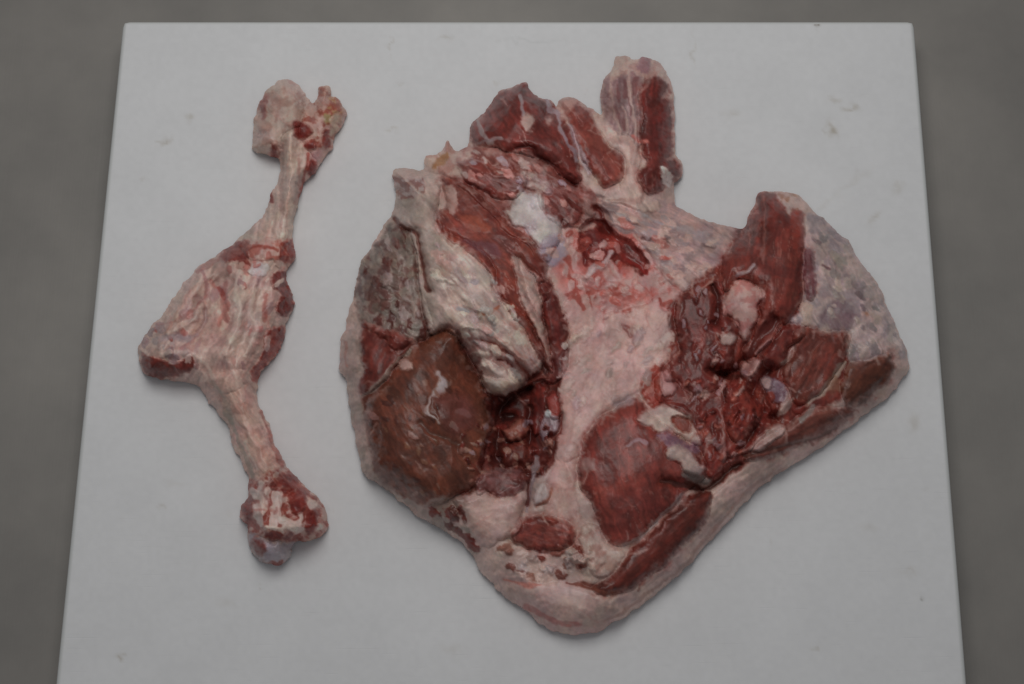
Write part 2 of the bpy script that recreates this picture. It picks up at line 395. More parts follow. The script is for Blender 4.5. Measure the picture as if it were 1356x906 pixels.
    for k, (ang, sc) in enumerate(((.5, (30, 900, 1)), (-.9, (26, 1100, 1)), (1.4, (40, 800, 1)))):
        mp = N.new('ShaderNodeMapping'); mp.inputs['Rotation'].default_value = (0, 0, ang); mp.inputs['Scale'].default_value = sc
        Lk.new(tc.outputs['Object'], mp.inputs['Vector'])
        n_ = N.new('ShaderNodeTexNoise'); n_.inputs['Scale'].default_value = 1; n_.inputs['Detail'].default_value = 1; Lk.new(mp.outputs[0], n_.inputs['Vector'])
        g = N.new('ShaderNodeMapRange'); g.inputs['From Min'].default_value = .70; g.inputs['From Max'].default_value = .80; Lk.new(n_.outputs['Fac'], g.inputs['Value'])
        if hs is None: hs = g.outputs[0]
        else:
            ad = N.new('ShaderNodeMath'); ad.operation = 'ADD'; Lk.new(hs, ad.inputs[0]); Lk.new(g.outputs[0], ad.inputs[1]); hs = ad.outputs[0]
    bp = N.new('ShaderNodeBump'); bp.invert = True; bp.inputs['Strength'].default_value = .25; bp.inputs['Distance'].default_value = .0003
    Lk.new(hs, bp.inputs['Height']); Lk.new(bp.outputs[0], b.inputs['Normal'])
    o = mesh_obj('cutting_board', verts, faces, np.clip(lin(cols) * 1.2, 0, .87), np.full(len(cols), .6), m, None)
    o['label'] = 'large white plastic cutting board under the meat and bone, faintly stained'; o['category'] = 'cutting board'
board()

# colours as the photograph shows them on surfaces facing the lamp
RED = (100, 50, 44); DRED = (88, 38, 34); BRN = (80, 46, 37); BRN2 = (70, 40, 33)
FAT = (146, 124, 117); CRM = (150, 134, 123); PINK = (148, 113, 109); RPINK = (146, 88, 83); GRY = (122, 111, 108); SILV = (128, 112, 112)

# ------------------------------------------------------------------ meat
OUT = [(797, 130), (799, 108), (811, 91), (816, 76), (830, 73), (841, 80), (852, 75), (863, 78), (879, 89), (886, 102), (892, 122), (894, 160), (896, 205), (904, 216), (902, 236), (893, 246), (894, 272), (910, 281), (932, 292), (957, 299), (984, 302),
       (990, 288), (999, 268), (1006, 256), (1028, 252), (1054, 256), (1067, 268), (1080, 282), (1098, 295), (1111, 310), (1126, 324), (1137, 346), (1152, 362), (1165, 383), (1173, 402), (1183, 421), (1191, 440), (1198, 456), (1204, 472), (1203, 489), (1193, 506), (1181, 521), (1166, 533), (1150, 546), (1130, 561), (1110, 576), (1090, 591), (1072, 602), (1055, 614), (1035, 626), (1011, 642), (991, 662), (970, 686), (949, 708), (924, 736), (899, 761), (871, 786), (844, 806), (814, 826), (786, 838), (764, 842), (740, 838), (716, 826), (695, 810), (674, 794), (654, 776), (636, 757), (626, 737), (610, 719), (590, 705), (569, 692), (549, 679), (529, 663), (510, 648), (494, 637), (481, 626), (476, 602), (469, 571), (463, 540), (460, 512), (451, 490), (449, 462), (455, 440), (462, 416), (468, 394), (472, 369), (479, 346), (490, 330), (500, 311), (510, 296), (519, 286), (524, 262), (522, 227), (544, 224), (561, 226), (564, 206), (579, 203), (592, 186), (602, 200), (622, 189), (624, 166), (639, 150), (654, 131), (664, 119), (680, 114), (695, 109), (701, 118), (715, 130), (728, 134), (736, 143), (741, 132), (756, 129), (771, 137), (786, 145), (797, 152)]
F = Field(OUT, 1.5, warp=2.3, base=FAT, he=3.2, seed=1)
F.H += 20
F.lump(640, 380, 95, 12); F.lump(560, 560, 95, 9); F.lump(1010, 400, 80, 9); F.lump(690, 170, 70, 6); F.lump(845, 130, 60, -5, 110); F.lump(800, 470, 80, -3)
F.lump(840, 620, 90, 6); F.lump(1130, 420, 70, 2); F.lump(740, 790, 80, -2); F.lump(690, 575, 55, -6); F.lump(628, 505, 34, -9, 55, -35); F.lump(930, 295, 60, -7); F.lump(500, 380, 50, -1)

# broad fields of fat and membrane, before the muscles
F.P(None, [(735, 330), (760, 300), (800, 290), (850, 310), (890, 330), (950, 340), (950, 370), (905, 385), (880, 440), (860, 420), (800, 420), (760, 400), (735, 370)], RPINK, (142, 108, 103), .38, 18, dh=0, soft=12, rough=.38)
F.P('fat_field', [(748, 400), (775, 395), (800, 415), (850, 405), (890, 385), (905, 400), (895, 440), (880, 480), (860, 510), (840, 520), (805, 540), (780, 570), (768, 600), (745, 610), (728, 590), (745, 560), (738, 520), (750, 480), (752, 430)], (155, 123, 117), (149, 115, 110), .5, 22, dh=2, w=30, soft=4)
F.P(None, [(738, 590), (765, 590), (762, 640), (770, 690), (800, 730), (790, 755), (765, 740), (755, 690), (725, 690), (720, 650), (735, 620)], (146, 118, 112), (138, 104, 98), .35, 14, dh=1.5, w=14, soft=3)
F.P('membrane', [(742, 240), (790, 262), (850, 262), (893, 270), (930, 293), (985, 304), (955, 340), (950, 372), (900, 385), (870, 350), (840, 310), (800, 290), (760, 275)], (140, 112, 107), (124, 102, 101), .45, 14, dh=2, w=20, fib=(28, 30, 6, .12), soft=4)
F.L([(752, 262), (790, 285), (830, 305), (875, 318)], 7, (118, 98, 97), 1.2); F.L([(790, 270), (840, 292), (890, 305), (950, 325)], 6, (122, 106, 106), 1.4)
F.L([(845, 280), (885, 300), (930, 310)], 5, (128, 116, 118), 1); F.L([(850, 315), (885, 322)], 6, (84, 58, 56), -1); F.L([(930, 324), (945, 328)], 7, (90, 70, 68), -.5); F.L([(790, 258), (805, 262)], 8, (92, 75, 72), -.6)
F.S([(800, 270), (900, 290), (950, 320), (930, 360), (880, 370), (850, 330)], 46, (2.5, 6), [(110, 90, 90), (150, 124, 116), (140, 88, 82), (128, 112, 112), (150, 122, 114)], .7, 5, asp=2.2, ang=25)

F.P(None, [(888, 402), (955, 346), (968, 322), (990, 290), (1064, 290), (1062, 400), (1090, 438), (1122, 444), (1118, 520), (1062, 552), (1004, 600), (946, 642), (926, 604), (906, 546), (866, 538), (858, 496), (886, 472)], (98, 47, 41), (84, 38, 34), .5, 10, dh=.5, fib=(100, 24, 6, .18), marb=.5, soft=4)
F.P(None, [(604, 440), (660, 470), (716, 392), (744, 408), (752, 460), (742, 506), (742, 560), (730, 620), (690, 640), (630, 660), (604, 650)], (80, 38, 33), (68, 32, 28), .5, 10, dh=-1, fib=(80, 20, 6, .18), soft=3)
F.P(None, [(476, 430), (545, 452), (604, 438), (640, 520), (640, 640), (560, 668), (500, 634), (484, 560)], (80, 45, 36), (72, 40, 33), .5, 10, dh=0, soft=3)

# upper left: shoulder blade cartilage and the flesh round it
F.P('muscle', [(600, 205), (625, 192), (660, 200), (700, 205), (735, 222), (770, 245), (790, 262), (785, 290), (760, 300), (742, 290), (735, 330), (720, 345), (690, 320), (660, 295), (630, 262), (600, 238)], (104, 60, 55), (122, 88, 84), .42, 12, dh=3, w=14, fib=(35, 26, 6, .16), marb=.6)
F.P('muscle', [(606, 216), (628, 211), (655, 224), (690, 229), (695, 250), (682, 262), (655, 259), (632, 246), (612, 234)], (96, 48, 43), (84, 42, 38), .4, 10, dh=3.5, w=9, fib=(25, 22, 5, .14), marb=.4)
F.P('muscle', [(712, 255), (745, 250), (765, 262), (768, 285), (748, 302), (722, 284)], (92, 46, 43), None, dh=2, w=8, fib=(50, 18, 5, .15))
F.S([(600, 200), (660, 200), (735, 225), (760, 280), (690, 330), (640, 280)], 40, (2, 5), [(140, 118, 114), (128, 112, 118), (88, 40, 36), (146, 100, 94)], .6, 6, asp=1.9, ang=35)
F.P('cartilage', [(688, 258), (703, 255), (717, 258), (720, 280), (734, 286), (741, 304), (736, 324), (718, 328), (704, 319), (697, 304), (680, 298), (674, 282)], (150, 139, 136), (142, 130, 130), .4, 16, dh=2.6, w=16, gr=.4, rough=.36, edge=3, soft=4)
F.P(None, [(690, 224), (712, 232), (726, 240), (728, 256), (708, 252), (692, 240)], (146, 124, 118), (128, 100, 100), .4, 7, dh=1.6, w=6)
F.P(None, [(716, 318), (742, 312), (750, 340), (735, 352), (718, 346)], (132, 116, 124), None, dh=.6, w=8, soft=4)
F.P('muscle', [(625, 168), (640, 150), (655, 131), (666, 120), (681, 115), (696, 110), (714, 130), (728, 136), (738, 152), (754, 172), (762, 196), (768, 222), (766, 240), (748, 236), (722, 214), (700, 206), (668, 199), (640, 192), (627, 188)], (96, 43, 39), (82, 36, 33), .45, 12, dh=8, w=20, fib=(55, 26, 6, .18), marb=.55, gr=1.2)
F.L([(691, 128), (691, 142), (694, 152)], 5, (128, 112, 114), .8); F.P(None, [(692, 153), (705, 155), (704, 172), (694, 172)], (142, 116, 110), None, dh=1, w=5)
F.L([(723, 130), (727, 146), (738, 152), (743, 172), (752, 188), (760, 198), (765, 212)], 6, (126, 110, 116), .9); F.P(None, [(722, 156), (733, 158), (728, 165)], (136, 108, 102), None, dh=.6, w=4)
F.L([(632, 160), (640, 176), (648, 190)], 8, (124, 108, 106), .8); F.L([(636, 190), (652, 186), (664, 184)], 5, (120, 102, 104), .6); F.L([(684, 196), (702, 196), (712, 206), (728, 216), (752, 236), (762, 244)], 6, (70, 26, 23), -3)
F.L([(638, 208), (641, 214)], 7, (150, 132, 128), .8)

# strip muscle and top flap
F.P('muscle', [(742, 136), (757, 131), (772, 140), (782, 152), (792, 172), (802, 190), (822, 205), (824, 230), (815, 243), (797, 246), (786, 228), (772, 206), (764, 182), (751, 158)], (110, 59, 53), (96, 46, 41), .5, 12, dh=5, w=16, fib=(58, 30, 6, .13), marb=.35, gr=1.2)
F.P(None, [(742, 137), (756, 131), (766, 136), (756, 146), (748, 150)], (140, 102, 94), None, dh=.3, soft=4)
F.L([(753, 165), (762, 186), (772, 208), (782, 228)], 7, (132, 114, 116), 1.3)
F.P('fat_seam', [(780, 150), (797, 152), (806, 165), (830, 180), (845, 200), (848, 235), (862, 262), (880, 272), (852, 280), (820, 268), (800, 262), (815, 245), (826, 235), (824, 205), (806, 190), (795, 172)], (148, 125, 117), (138, 110, 103), .35, 10, dh=2.5, w=12, fib=(70, 26, 6, .08))
F.P('membrane', [(798, 130), (800, 108), (812, 92), (822, 82), (845, 84), (852, 100), (850, 130), (852, 165), (846, 195), (832, 180), (806, 166)], (122, 98, 97), (108, 82, 82), .45, 8, dh=2.5, w=16, fib=(84, 34, 5, .13))
for q in [[(818, 112), (820, 135)], [(829, 108), (829, 128)], [(815, 142), (818, 162)], [(836, 130), (836, 150)], [(823, 160), (825, 170)], [(843, 105), (842, 125)]]: F.L(q, 7, (94, 60, 60), -.7, .8)
for q in [[(833, 88), (836, 130), (842, 180), (836, 215)], [(826, 140), (830, 175)], [(808, 110), (812, 150), (822, 175)]]: F.L(q, 5, (144, 120, 114), .9)
F.P('fat_tip', [(811, 92), (816, 77), (830, 73), (841, 80), (852, 76), (863, 78), (879, 90), (885, 103), (870, 106), (855, 104), (842, 98), (825, 98), (808, 104)], (148, 128, 119), (140, 112, 104), .4, 9, dh=2, w=9)
F.P(None, [(848, 75), (860, 77), (858, 96), (846, 95)], (118, 88, 90), None, dh=.5, soft=2)
F.P('muscle', [(856, 106), (872, 102), (882, 114), (888, 140), (890, 180), (894, 205), (902, 218), (901, 234), (886, 236), (874, 250), (858, 256), (848, 244), (846, 228), (858, 212), (850, 200), (848, 160), (849, 118)], (88, 38, 35), (76, 33, 30), .45, 10, dh=5.5, w=14, fib=(86, 36, 6, .15), marb=.3, gr=1.0)
F.P('fat_lump_or_glint', [(874, 226), (884, 224), (891, 234), (888, 246), (878, 244)], (176, 162, 158), None, dh=1.8, w=8, rough=.3, edge=3.5, soft=2)  # white highlight on the flap, painted as a pale spot
F.L([(838, 182), (846, 188), (858, 188)], 7, (150, 92, 86), .6)

# long flap of fat at the left with its red strap
F.P('membrane', [(514, 298), (524, 284), (545, 296), (556, 330), (560, 390), (572, 440), (548, 452), (530, 462), (512, 452), (490, 436), (479, 430), (470, 400), (473, 370), (481, 346), (495, 326)], (100, 86, 79), (80, 56, 51), .5, 9, dh=3.5, w=22, fib=(80, 16, 6, .2), gr=.8)
F.S([(490, 330), (545, 300), (556, 400), (570, 440), (520, 460), (480, 425), (472, 380)], 90, (2.5, 6), [(76, 46, 42), (112, 98, 92), (92, 76, 68), (70, 36, 32), (122, 106, 102), (104, 94, 86)], 1.0, 8, asp=1.7, ang=75)
F.P('fat_flap', [(524, 228), (546, 226), (562, 228), (578, 232), (584, 246), (580, 262), (578, 282), (582, 302), (600, 314), (620, 324), (640, 336), (652, 352), (658, 378), (668, 400), (690, 414), (704, 440), (716, 460), (719, 476), (712, 490), (698, 500), (688, 514), (668, 525), (650, 516), (640, 498), (626, 478), (614, 458), (602, 444), (588, 438), (570, 442), (560, 402), (556, 366), (552, 334), (542, 306), (526, 290)], (152, 133, 125), (140, 119, 113), .42, 15, dh=8.5, w=20, fib=(50, 34, 8, .07), gr=2.0, gw=5)
F.P(None, [(526, 262), (556, 262), (572, 300), (585, 330), (580, 380), (575, 430), (560, 410), (556, 360), (545, 310), (526, 288)], (118, 107, 99), (104, 94, 84), .4, 10, dh=.5, soft=6, alpha=.5)
F.P(None, [(522, 234), (534, 238), (560, 236), (562, 250), (546, 262), (526, 262)], (104, 68, 61), (134, 118, 114), .45, 6, dh=.5, soft=2)
F.P(None, [(522, 224), (560, 223), (570, 232), (540, 236), (524, 234)], (146, 124, 116), None, dh=1, soft=2)
F.P('fat_tip', [(565, 206), (580, 203), (592, 187), (602, 200), (622, 192), (624, 206), (606, 216), (610, 234), (590, 232), (570, 226)], (146, 122, 113), (134, 100, 92), .35, 8, dh=2, w=9)
F.P(None, [(582, 204), (590, 202), (590, 210), (583, 222), (574, 222), (574, 214)], (122, 84, 56), None, dh=-.4, soft=2)
F.L([(523, 290), (538, 302), (550, 308), (556, 325), (559, 345), (564, 370), (568, 386)], 6.5, (78, 44, 38), -5)
F.P('muscle', [(583, 236), (602, 239), (626, 250), (646, 270), (668, 294), (694, 314), (716, 338), (724, 366), (714, 372), (698, 356), (682, 338), (690, 368), (702, 400), (718, 434), (729, 466), (731, 492), (722, 484), (708, 462), (694, 436), (677, 413), (662, 394), (650, 364), (634, 344), (610, 326), (590, 314), (579, 302), (577, 284), (592, 274), (589, 254)], (104, 53, 45), (90, 43, 38), .45, 13, dh=5, w=15, fib=(47, 48, 6, .16), marb=.45, gr=1.2)
F.P(None, [(610, 286), (630, 288), (650, 302), (640, 306), (618, 300)], (126, 68, 54), None, dh=.4, soft=4)
F.P(None, [(596, 246), (606, 262), (600, 282), (592, 276), (588, 256)], (142, 112, 104), None, dh=.8, soft=3)
F.P(None, [(610, 318), (655, 322), (664, 340), (640, 338)], (92, 54, 58), None, dh=.2, soft=4)
F.P('fat_strap', [(678, 340), (690, 348), (704, 362), (716, 372), (724, 392), (718, 410), (722, 440), (732, 470), (730, 486), (722, 462), (708, 436), (696, 410), (686, 378)], (146, 119, 112), (134, 112, 106), .4, 8, dh=2.5, w=8, fib=(62, 26, 5, .08))
F.P('muscle', [(712, 368), (724, 368), (734, 388), (744, 410), (751, 432), (754, 460), (749, 488), (738, 506), (722, 506), (731, 484), (731, 460), (724, 432), (720, 404)], (84, 35, 31), (72, 27, 25), .5, 10, dh=3.5, w=9, fib=(75, 30, 5, .14), gr=1)
F.lump(700, 500, 38, -5)
for q, w_, h_ in [([(548, 236), (566, 290), (600, 350), (650, 410), (700, 468)], 26, 2.6), ([(536, 270), (562, 330), (586, 390), (624, 440), (668, 480)], 22, 2.2), ([(590, 330), (632, 380), (672, 420), (708, 470)], 12, -1.8), ([(566, 310), (590, 370), (620, 410), (660, 446)], 12, -1.8), ([(575, 400), (610, 430), (650, 452), (690, 480)], 10, 1.6)]:
    F.L(q, w_, None, h_ * .7)
F.L([(662, 406), (650, 412), (634, 416)], 8, (124, 76, 58), .4); F.L([(620, 368), (608, 366), (632, 374)], 9, (124, 116, 118), -.5); F.L([(608, 408), (620, 412)], 11, (118, 114, 116), -.6)
F.L([(592, 432), (612, 442), (640, 446)], 6, (110, 88, 84), .6)
F.P('membrane', [(604, 440), (640, 440), (668, 460), (690, 476), (700, 500), (690, 512), (672, 492), (652, 478), (630, 486), (616, 466)], (112, 82, 77), (126, 106, 100), .45, 7, dh=-2.2, w=10, fib=(42, 22, 5, .14))
F.L([(640, 450), (662, 462), (680, 474), (694, 490), (702, 500)], 7, (96, 54, 48), -2.6); F.L([(660, 476), (676, 484), (688, 494)], 5, (72, 30, 27), -2.2); F.L([(640, 484), (656, 492), (676, 502), (686, 508)], 9, (152, 133, 125), 2.5)
F.P('fat_edge', [(636, 496), (652, 500), (676, 504), (690, 510), (684, 520), (662, 526), (646, 518)], (138, 121, 109), (144, 131, 124), .5, 8, dh=4, w=10)
F.T([(640, 400), (690, 430), (715, 475), (690, 500), (650, 470)], 16, (16, 40), (2, 4), [(112, 60, 52), (128, 84, 74)], 50, .3, 29, 1.2)
F.S([(570, 330), (640, 345), (690, 420), (715, 480), (660, 500), (600, 420)], 50, (2.5, 6.5), [(160, 146, 136), (138, 118, 116), (150, 120, 112), (130, 122, 118), (154, 140, 128)], 1.0, 9, asp=2.0, ang=40)

# big brown muscle, dark red crescent and rim at the left
F.P('muscle', [(479, 428), (496, 432), (520, 438), (534, 446), (552, 456), (530, 476), (514, 500), (498, 514), (478, 522), (474, 508), (480, 488), (478, 456)], (88, 40, 34), (76, 32, 28), .5, 10, dh=4, w=12, fib=(110, 26, 6, .16), gr=.8)
F.P('muscle', [(494, 524), (510, 508), (526, 486), (542, 466), (566, 450), (590, 438), (604, 442), (614, 468), (626, 490), (640, 514), (650, 536), (652, 560), (644, 590), (636, 620), (628, 642), (604, 654), (584, 664), (562, 669), (540, 661), (520, 646), (502, 636), (495, 612), (488, 580), (484, 552), (490, 534)], (86, 49, 37), (75, 43, 33), .45, 14, dh=8, w=34, fib=(60, 34, 5, .13), marb=.12, gr=1.8, rough=.42)
F.L([(478, 524), (492, 518), (504, 508), (514, 494), (526, 478), (544, 464)], 7, (116, 100, 92), .8); F.P(None, [(530, 478), (543, 479), (543, 489), (530, 488)], (150, 122, 114), None, dh=.8, w=5)
F.L([(580, 494), (588, 504), (584, 514), (576, 520), (568, 530), (566, 546), (574, 554), (582, 560)], 5, (132, 118, 116), .5); F.P(None, [(584, 500), (593, 502), (593, 516), (574, 522)], (128, 114, 114), None, dh=.3, w=4)
F.P(None, [(575, 526), (612, 520), (630, 540), (625, 565), (600, 575), (582, 555)], (86, 50, 45), (78, 43, 38), .5, 10, dh=.8, w=18, soft=9)
F.L([(607, 545), (620, 552)], 9, (98, 68, 66), .2, .5)
F.L([(556, 560), (570, 570), (590, 580), (612, 590)], 5, (70, 46, 38), -1.0)
F.S([(500, 520), (600, 500), (630, 600), (560, 660), (500, 620)], 45, (1.5, 3.5), [(96, 66, 56), (62, 34, 28), (90, 60, 46), (104, 76, 70)], .3, 10, asp=2.2, ang=60)
F.P('fat_rim', [(452, 462), (462, 440), (476, 424), (478, 456), (480, 488), (474, 510), (482, 540), (486, 580), (494, 612), (500, 636), (520, 648), (545, 664), (575, 672), (598, 664), (604, 690), (590, 704), (550, 678), (510, 648), (482, 626), (476, 600), (462, 540), (460, 512), (450, 488)], (134, 117, 111), (118, 104, 98), .4, 12, dh=.5, w=10)
F.L([(458, 455), (457, 470), (460, 486)], 5, (128, 94, 86), .4)

# dark hollow in the middle, with shreds
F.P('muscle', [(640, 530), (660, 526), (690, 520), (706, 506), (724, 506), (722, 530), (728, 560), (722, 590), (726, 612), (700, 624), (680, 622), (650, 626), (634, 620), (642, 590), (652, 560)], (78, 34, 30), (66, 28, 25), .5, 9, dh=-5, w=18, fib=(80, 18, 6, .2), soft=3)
F.L([(700, 512), (682, 520), (664, 540), (660, 560), (658, 590), (662, 615), (690, 620)], 10, (58, 26, 23), -6); F.L([(690, 520), (704, 514)], 8, (54, 24, 22), -4); F.L([(668, 552), (680, 552)], 9, (46, 22, 20), -4); F.L([(700, 540), (702, 580), (700, 615)], 6, (62, 24, 22), -3)  # clefts dyed darker than the flesh: shade painted into the hollow
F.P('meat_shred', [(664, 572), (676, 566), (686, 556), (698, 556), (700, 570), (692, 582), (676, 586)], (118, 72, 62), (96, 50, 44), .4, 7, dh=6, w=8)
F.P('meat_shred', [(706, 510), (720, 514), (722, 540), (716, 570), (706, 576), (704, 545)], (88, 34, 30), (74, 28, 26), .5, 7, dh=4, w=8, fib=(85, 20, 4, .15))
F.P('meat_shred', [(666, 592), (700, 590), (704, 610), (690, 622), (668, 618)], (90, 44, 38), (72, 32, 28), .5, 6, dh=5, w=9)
F.P('meat_shred', [(726, 526), (738, 522), (739, 550), (730, 552)], (120, 56, 52), None, dh=3, w=5)
F.P('sinew', [(722, 546), (728, 548), (738, 552), (738, 572), (728, 574), (720, 590), (717, 570)], (130, 114, 118), (112, 92, 96), .4, 6, dh=3, w=5, rough=.3)
F.P('fat_lump_or_glint', [(723, 544), (728, 544), (728, 552), (722, 552)], (196, 190, 186), None, dh=1.6, w=4, edge=1, rough=.3, soft=1.2)  # bright wet glint put into the colour of a tiny bump
F.L([(742, 550), (742, 572), (730, 580)], 5, (88, 36, 32), -2)
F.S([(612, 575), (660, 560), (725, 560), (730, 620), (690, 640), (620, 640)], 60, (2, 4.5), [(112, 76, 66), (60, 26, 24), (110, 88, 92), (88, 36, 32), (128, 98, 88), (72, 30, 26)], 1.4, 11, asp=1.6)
F.S([(735, 470), (760, 440), (770, 480), (740, 520)], 5, (2, 4), [(150, 134, 130)], .4, 12)

# lower left and bottom
F.P('muscle', [(628, 640), (640, 628), (660, 622), (690, 622), (694, 640), (686, 652), (664, 660), (646, 650), (632, 656)], (94, 60, 59), (84, 46, 44), .5, 9, dh=3, w=9, fib=(20, 20, 5, .14))
F.P('fat_pad', [(600, 662), (622, 654), (640, 650), (656, 660), (690, 660), (690, 690), (682, 706), (664, 716), (648, 722), (632, 716), (622, 700), (618, 684)], (148, 122, 116), (138, 110, 104), .4, 10, dh=4, w=14)
F.P(None, [(560, 668), (600, 655), (618, 664), (612, 676), (586, 682)], (112, 92, 84), None, dh=.3, soft=4)
F.S([(584, 668), (612, 676), (622, 705), (632, 730), (610, 715), (590, 695), (572, 685)], 22, (3.5, 7), [(84, 40, 35), (76, 42, 37), (84, 36, 32), (122, 106, 98), (66, 44, 38)], 1.4, 13, asp=1.6, ang=40)
F.P('muscle', [(688, 690), (706, 684), (735, 684), (752, 690), (762, 708), (752, 724), (722, 730), (696, 724), (674, 712)], (98, 47, 41), (84, 38, 34), .45, 9, dh=3.5, w=11, fib=(15, 22, 5, .15), marb=.2, gr=1)
F.L([(712, 606), (706, 630), (700, 660), (698, 676)], 8, (118, 102, 104), -2); F.L([(699, 642), (698, 668)], 8, (74, 38, 35), -3)
F.P('fat_lump_or_glint', [(708, 648), (718, 640), (728, 646), (724, 664), (710, 668)], (146, 130, 126), None, dh=2, w=6)
F.L([(732, 646), (726, 660), (712, 672)], 5, (118, 74, 62), -.6)
F.S([(655, 725), (720, 730), (772, 726), (790, 760), (740, 765), (690, 765)], 40, (3, 7.5), [(88, 42, 36), (110, 72, 62), (142, 126, 122), (130, 108, 102), (100, 56, 48), (148, 128, 120)], 1.3, 14, asp=1.7, ang=15)
F.P('fat_tip', [(640, 752), (660, 765), (690, 765), (720, 774), (750, 768), (780, 780), (806, 784), (818, 800), (812, 824), (786, 838), (764, 842), (740, 838), (714, 826), (690, 806), (664, 784)], (150, 127, 121), (144, 119, 114), .4, 16, dh=1.5, w=14)
F.L([(668, 770), (700, 775), (716, 776)], 5, (142, 92, 84), -.5); F.L([(696, 806), (715, 812), (740, 826), (768, 828)], 8, (130, 82, 78), .2, .75); F.L([(750, 770), (775, 776), (790, 776)], 6, (98, 58, 50), -.8)
F.P('fat_rim', [(806, 800), (832, 786), (858, 768), (890, 742), (918, 716), (936, 692), (946, 662), (960, 646), (990, 628), (1025, 612), (1060, 596), (1090, 586), (1120, 566), (1098, 588), (1072, 603), (1035, 627), (1010, 643), (990, 663), (949, 709), (899, 762), (844, 807), (812, 827)], (150, 126, 120), (143, 119, 113), .4, 14, dh=1.5, w=14, fib=(-42, 50, 7, .07))
F.L([(1040, 618), (1000, 642), (970, 672), (930, 722), (890, 762), (840, 800), (800, 824)], 6, (124, 92, 84), -.4, .7)
F.L([(965, 655), (985, 645), (1010, 628), (1040, 614)], 4, (148, 126, 118), .6)

# right hand muscle with its fat caps
F.P('muscle', [(766, 622), (774, 586), (790, 558), (812, 542), (834, 530), (850, 530), (862, 552), (890, 572), (916, 590), (930, 606), (934, 630), (908, 650), (888, 672), (862, 694), (838, 714), (818, 722), (804, 712), (794, 694), (786, 668), (772, 646)], (106, 52, 47), (92, 43, 39), .45, 16, dh=7, w=26, fib=(70, 42, 6, .14), marb=.3, gr=1.6)
F.P(None, [(772, 610), (786, 608), (788, 622), (772, 626)], (118, 92, 86), None, dh=.3, soft=3, alpha=.8)
F.L([(832, 590), (845, 583), (856, 588)], 8, (112, 84, 88), .4); F.P(None, [(810, 530), (832, 522), (836, 536), (815, 540)], (124, 106, 106), None, dh=.3, soft=4, alpha=.8)
F.P('fat_cap', [(843, 556), (858, 542), (872, 535), (898, 534), (914, 544), (918, 558), (926, 572), (932, 586), (920, 590), (904, 578), (890, 570), (872, 572), (858, 564)], (148, 129, 121), (138, 118, 112), .4, 9, dh=2.6, w=12, gr=.4, edge=2.2, soft=3)
F.P('meat_shred', [(890, 552), (904, 551), (916, 562), (912, 572), (896, 566)], (106, 54, 46), None, dh=-2, w=5)
F.P('membrane', [(870, 576), (890, 574), (906, 584), (922, 590), (922, 598), (900, 600), (880, 590)], (112, 84, 90), (92, 64, 74), .5, 7, dh=.6, w=6)
F.P('fat_cap', [(884, 596), (896, 592), (914, 596), (922, 608), (934, 618), (928, 630), (910, 628), (900, 616), (886, 606)], (146, 125, 118), (130, 110, 106), .4, 8, dh=2.4, w=11, gr=.3, soft=3)
F.P(None, [(904, 626), (930, 628), (944, 622), (940, 640), (915, 640)], (96, 84, 80), None, dh=-1, soft=3)
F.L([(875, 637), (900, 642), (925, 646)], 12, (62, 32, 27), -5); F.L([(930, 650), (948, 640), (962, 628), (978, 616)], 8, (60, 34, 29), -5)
F.P('muscle', [(908, 662), (930, 652), (942, 656), (936, 686), (916, 712), (888, 738), (862, 762), (838, 780), (810, 788), (784, 782), (800, 770), (820, 752), (832, 734), (850, 714), (878, 690)], (86, 39, 33), (74, 34, 29), .5, 12, dh=3.5, w=14, fib=(-45, 46, 6, .14), marb=.12, gr=1.4)
F.L([(903, 656), (892, 668), (880, 680), (866, 694), (850, 708), (836, 716), (824, 722)], 6, (138, 122, 118), 1.6)
F.P('fat_seam', [(770, 700), (790, 698), (802, 718), (822, 728), (828, 738), (812, 758), (790, 764), (776, 742)], (148, 127, 119), (136, 106, 98), .35, 8, dh=2.5, w=10)
F.L([(770, 776), (790, 782), (812, 786), (830, 778)], 6, (100, 58, 48), -.8)

# shredded red flesh towards the right
F.P('muscle', [(898, 398), (914, 384), (940, 372), (956, 370), (957, 398), (962, 418), (976, 432), (972, 458), (962, 496), (944, 518), (912, 522), (898, 505), (880, 500), (882, 482), (900, 470), (896, 440)], (92, 40, 36), (78, 34, 31), .5, 10, dh=4, w=14, fib=(85, 24, 6, .17), marb=.4, gr=1.2)
F.P('muscle', [(880, 486), (896, 500), (912, 522), (945, 520), (962, 510), (985, 520), (1010, 530), (1020, 560), (1000, 590), (975, 606), (945, 632), (932, 616), (930, 590), (918, 560), (906, 545), (872, 530), (868, 510)], (98, 42, 37), (82, 34, 31), .5, 9, dh=3, w=12, fib=(110, 20, 6, .18), marb=.5)
F.P('meat_shred', [(860, 490), (874, 486), (874, 530), (862, 536), (850, 512)], (126, 58, 50), (138, 84, 78), .35, 7, dh=2, w=8)
F.P('fat_lump_or_glint', [(874, 494), (886, 490), (896, 512), (892, 522), (876, 520)], (146, 106, 102), None, dh=2, w=7)
F.P('muscle', [(962, 500), (985, 492), (1004, 500), (1010, 530), (1004, 560), (985, 580), (966, 580), (960, 545)], (102, 44, 37), (86, 34, 31), .5, 9, dh=4, w=10, fib=(80, 20, 5, .16), marb=.3, gr=.8)
F.P('muscle', [(990, 288), (1000, 268), (1006, 257), (1027, 254), (1038, 268), (1052, 276), (1064, 288), (1064, 330), (1060, 396), (1050, 416), (1030, 438), (1010, 462), (994, 478), (984, 470), (994, 448), (1008, 420), (1006, 384), (996, 374), (975, 370), (958, 384), (956, 346), (968, 326), (984, 312)], (98, 45, 39), (82, 38, 34), .5, 13, dh=8, w=22, fib=(100, 46, 6, .15), marb=.3, gr=1.6)
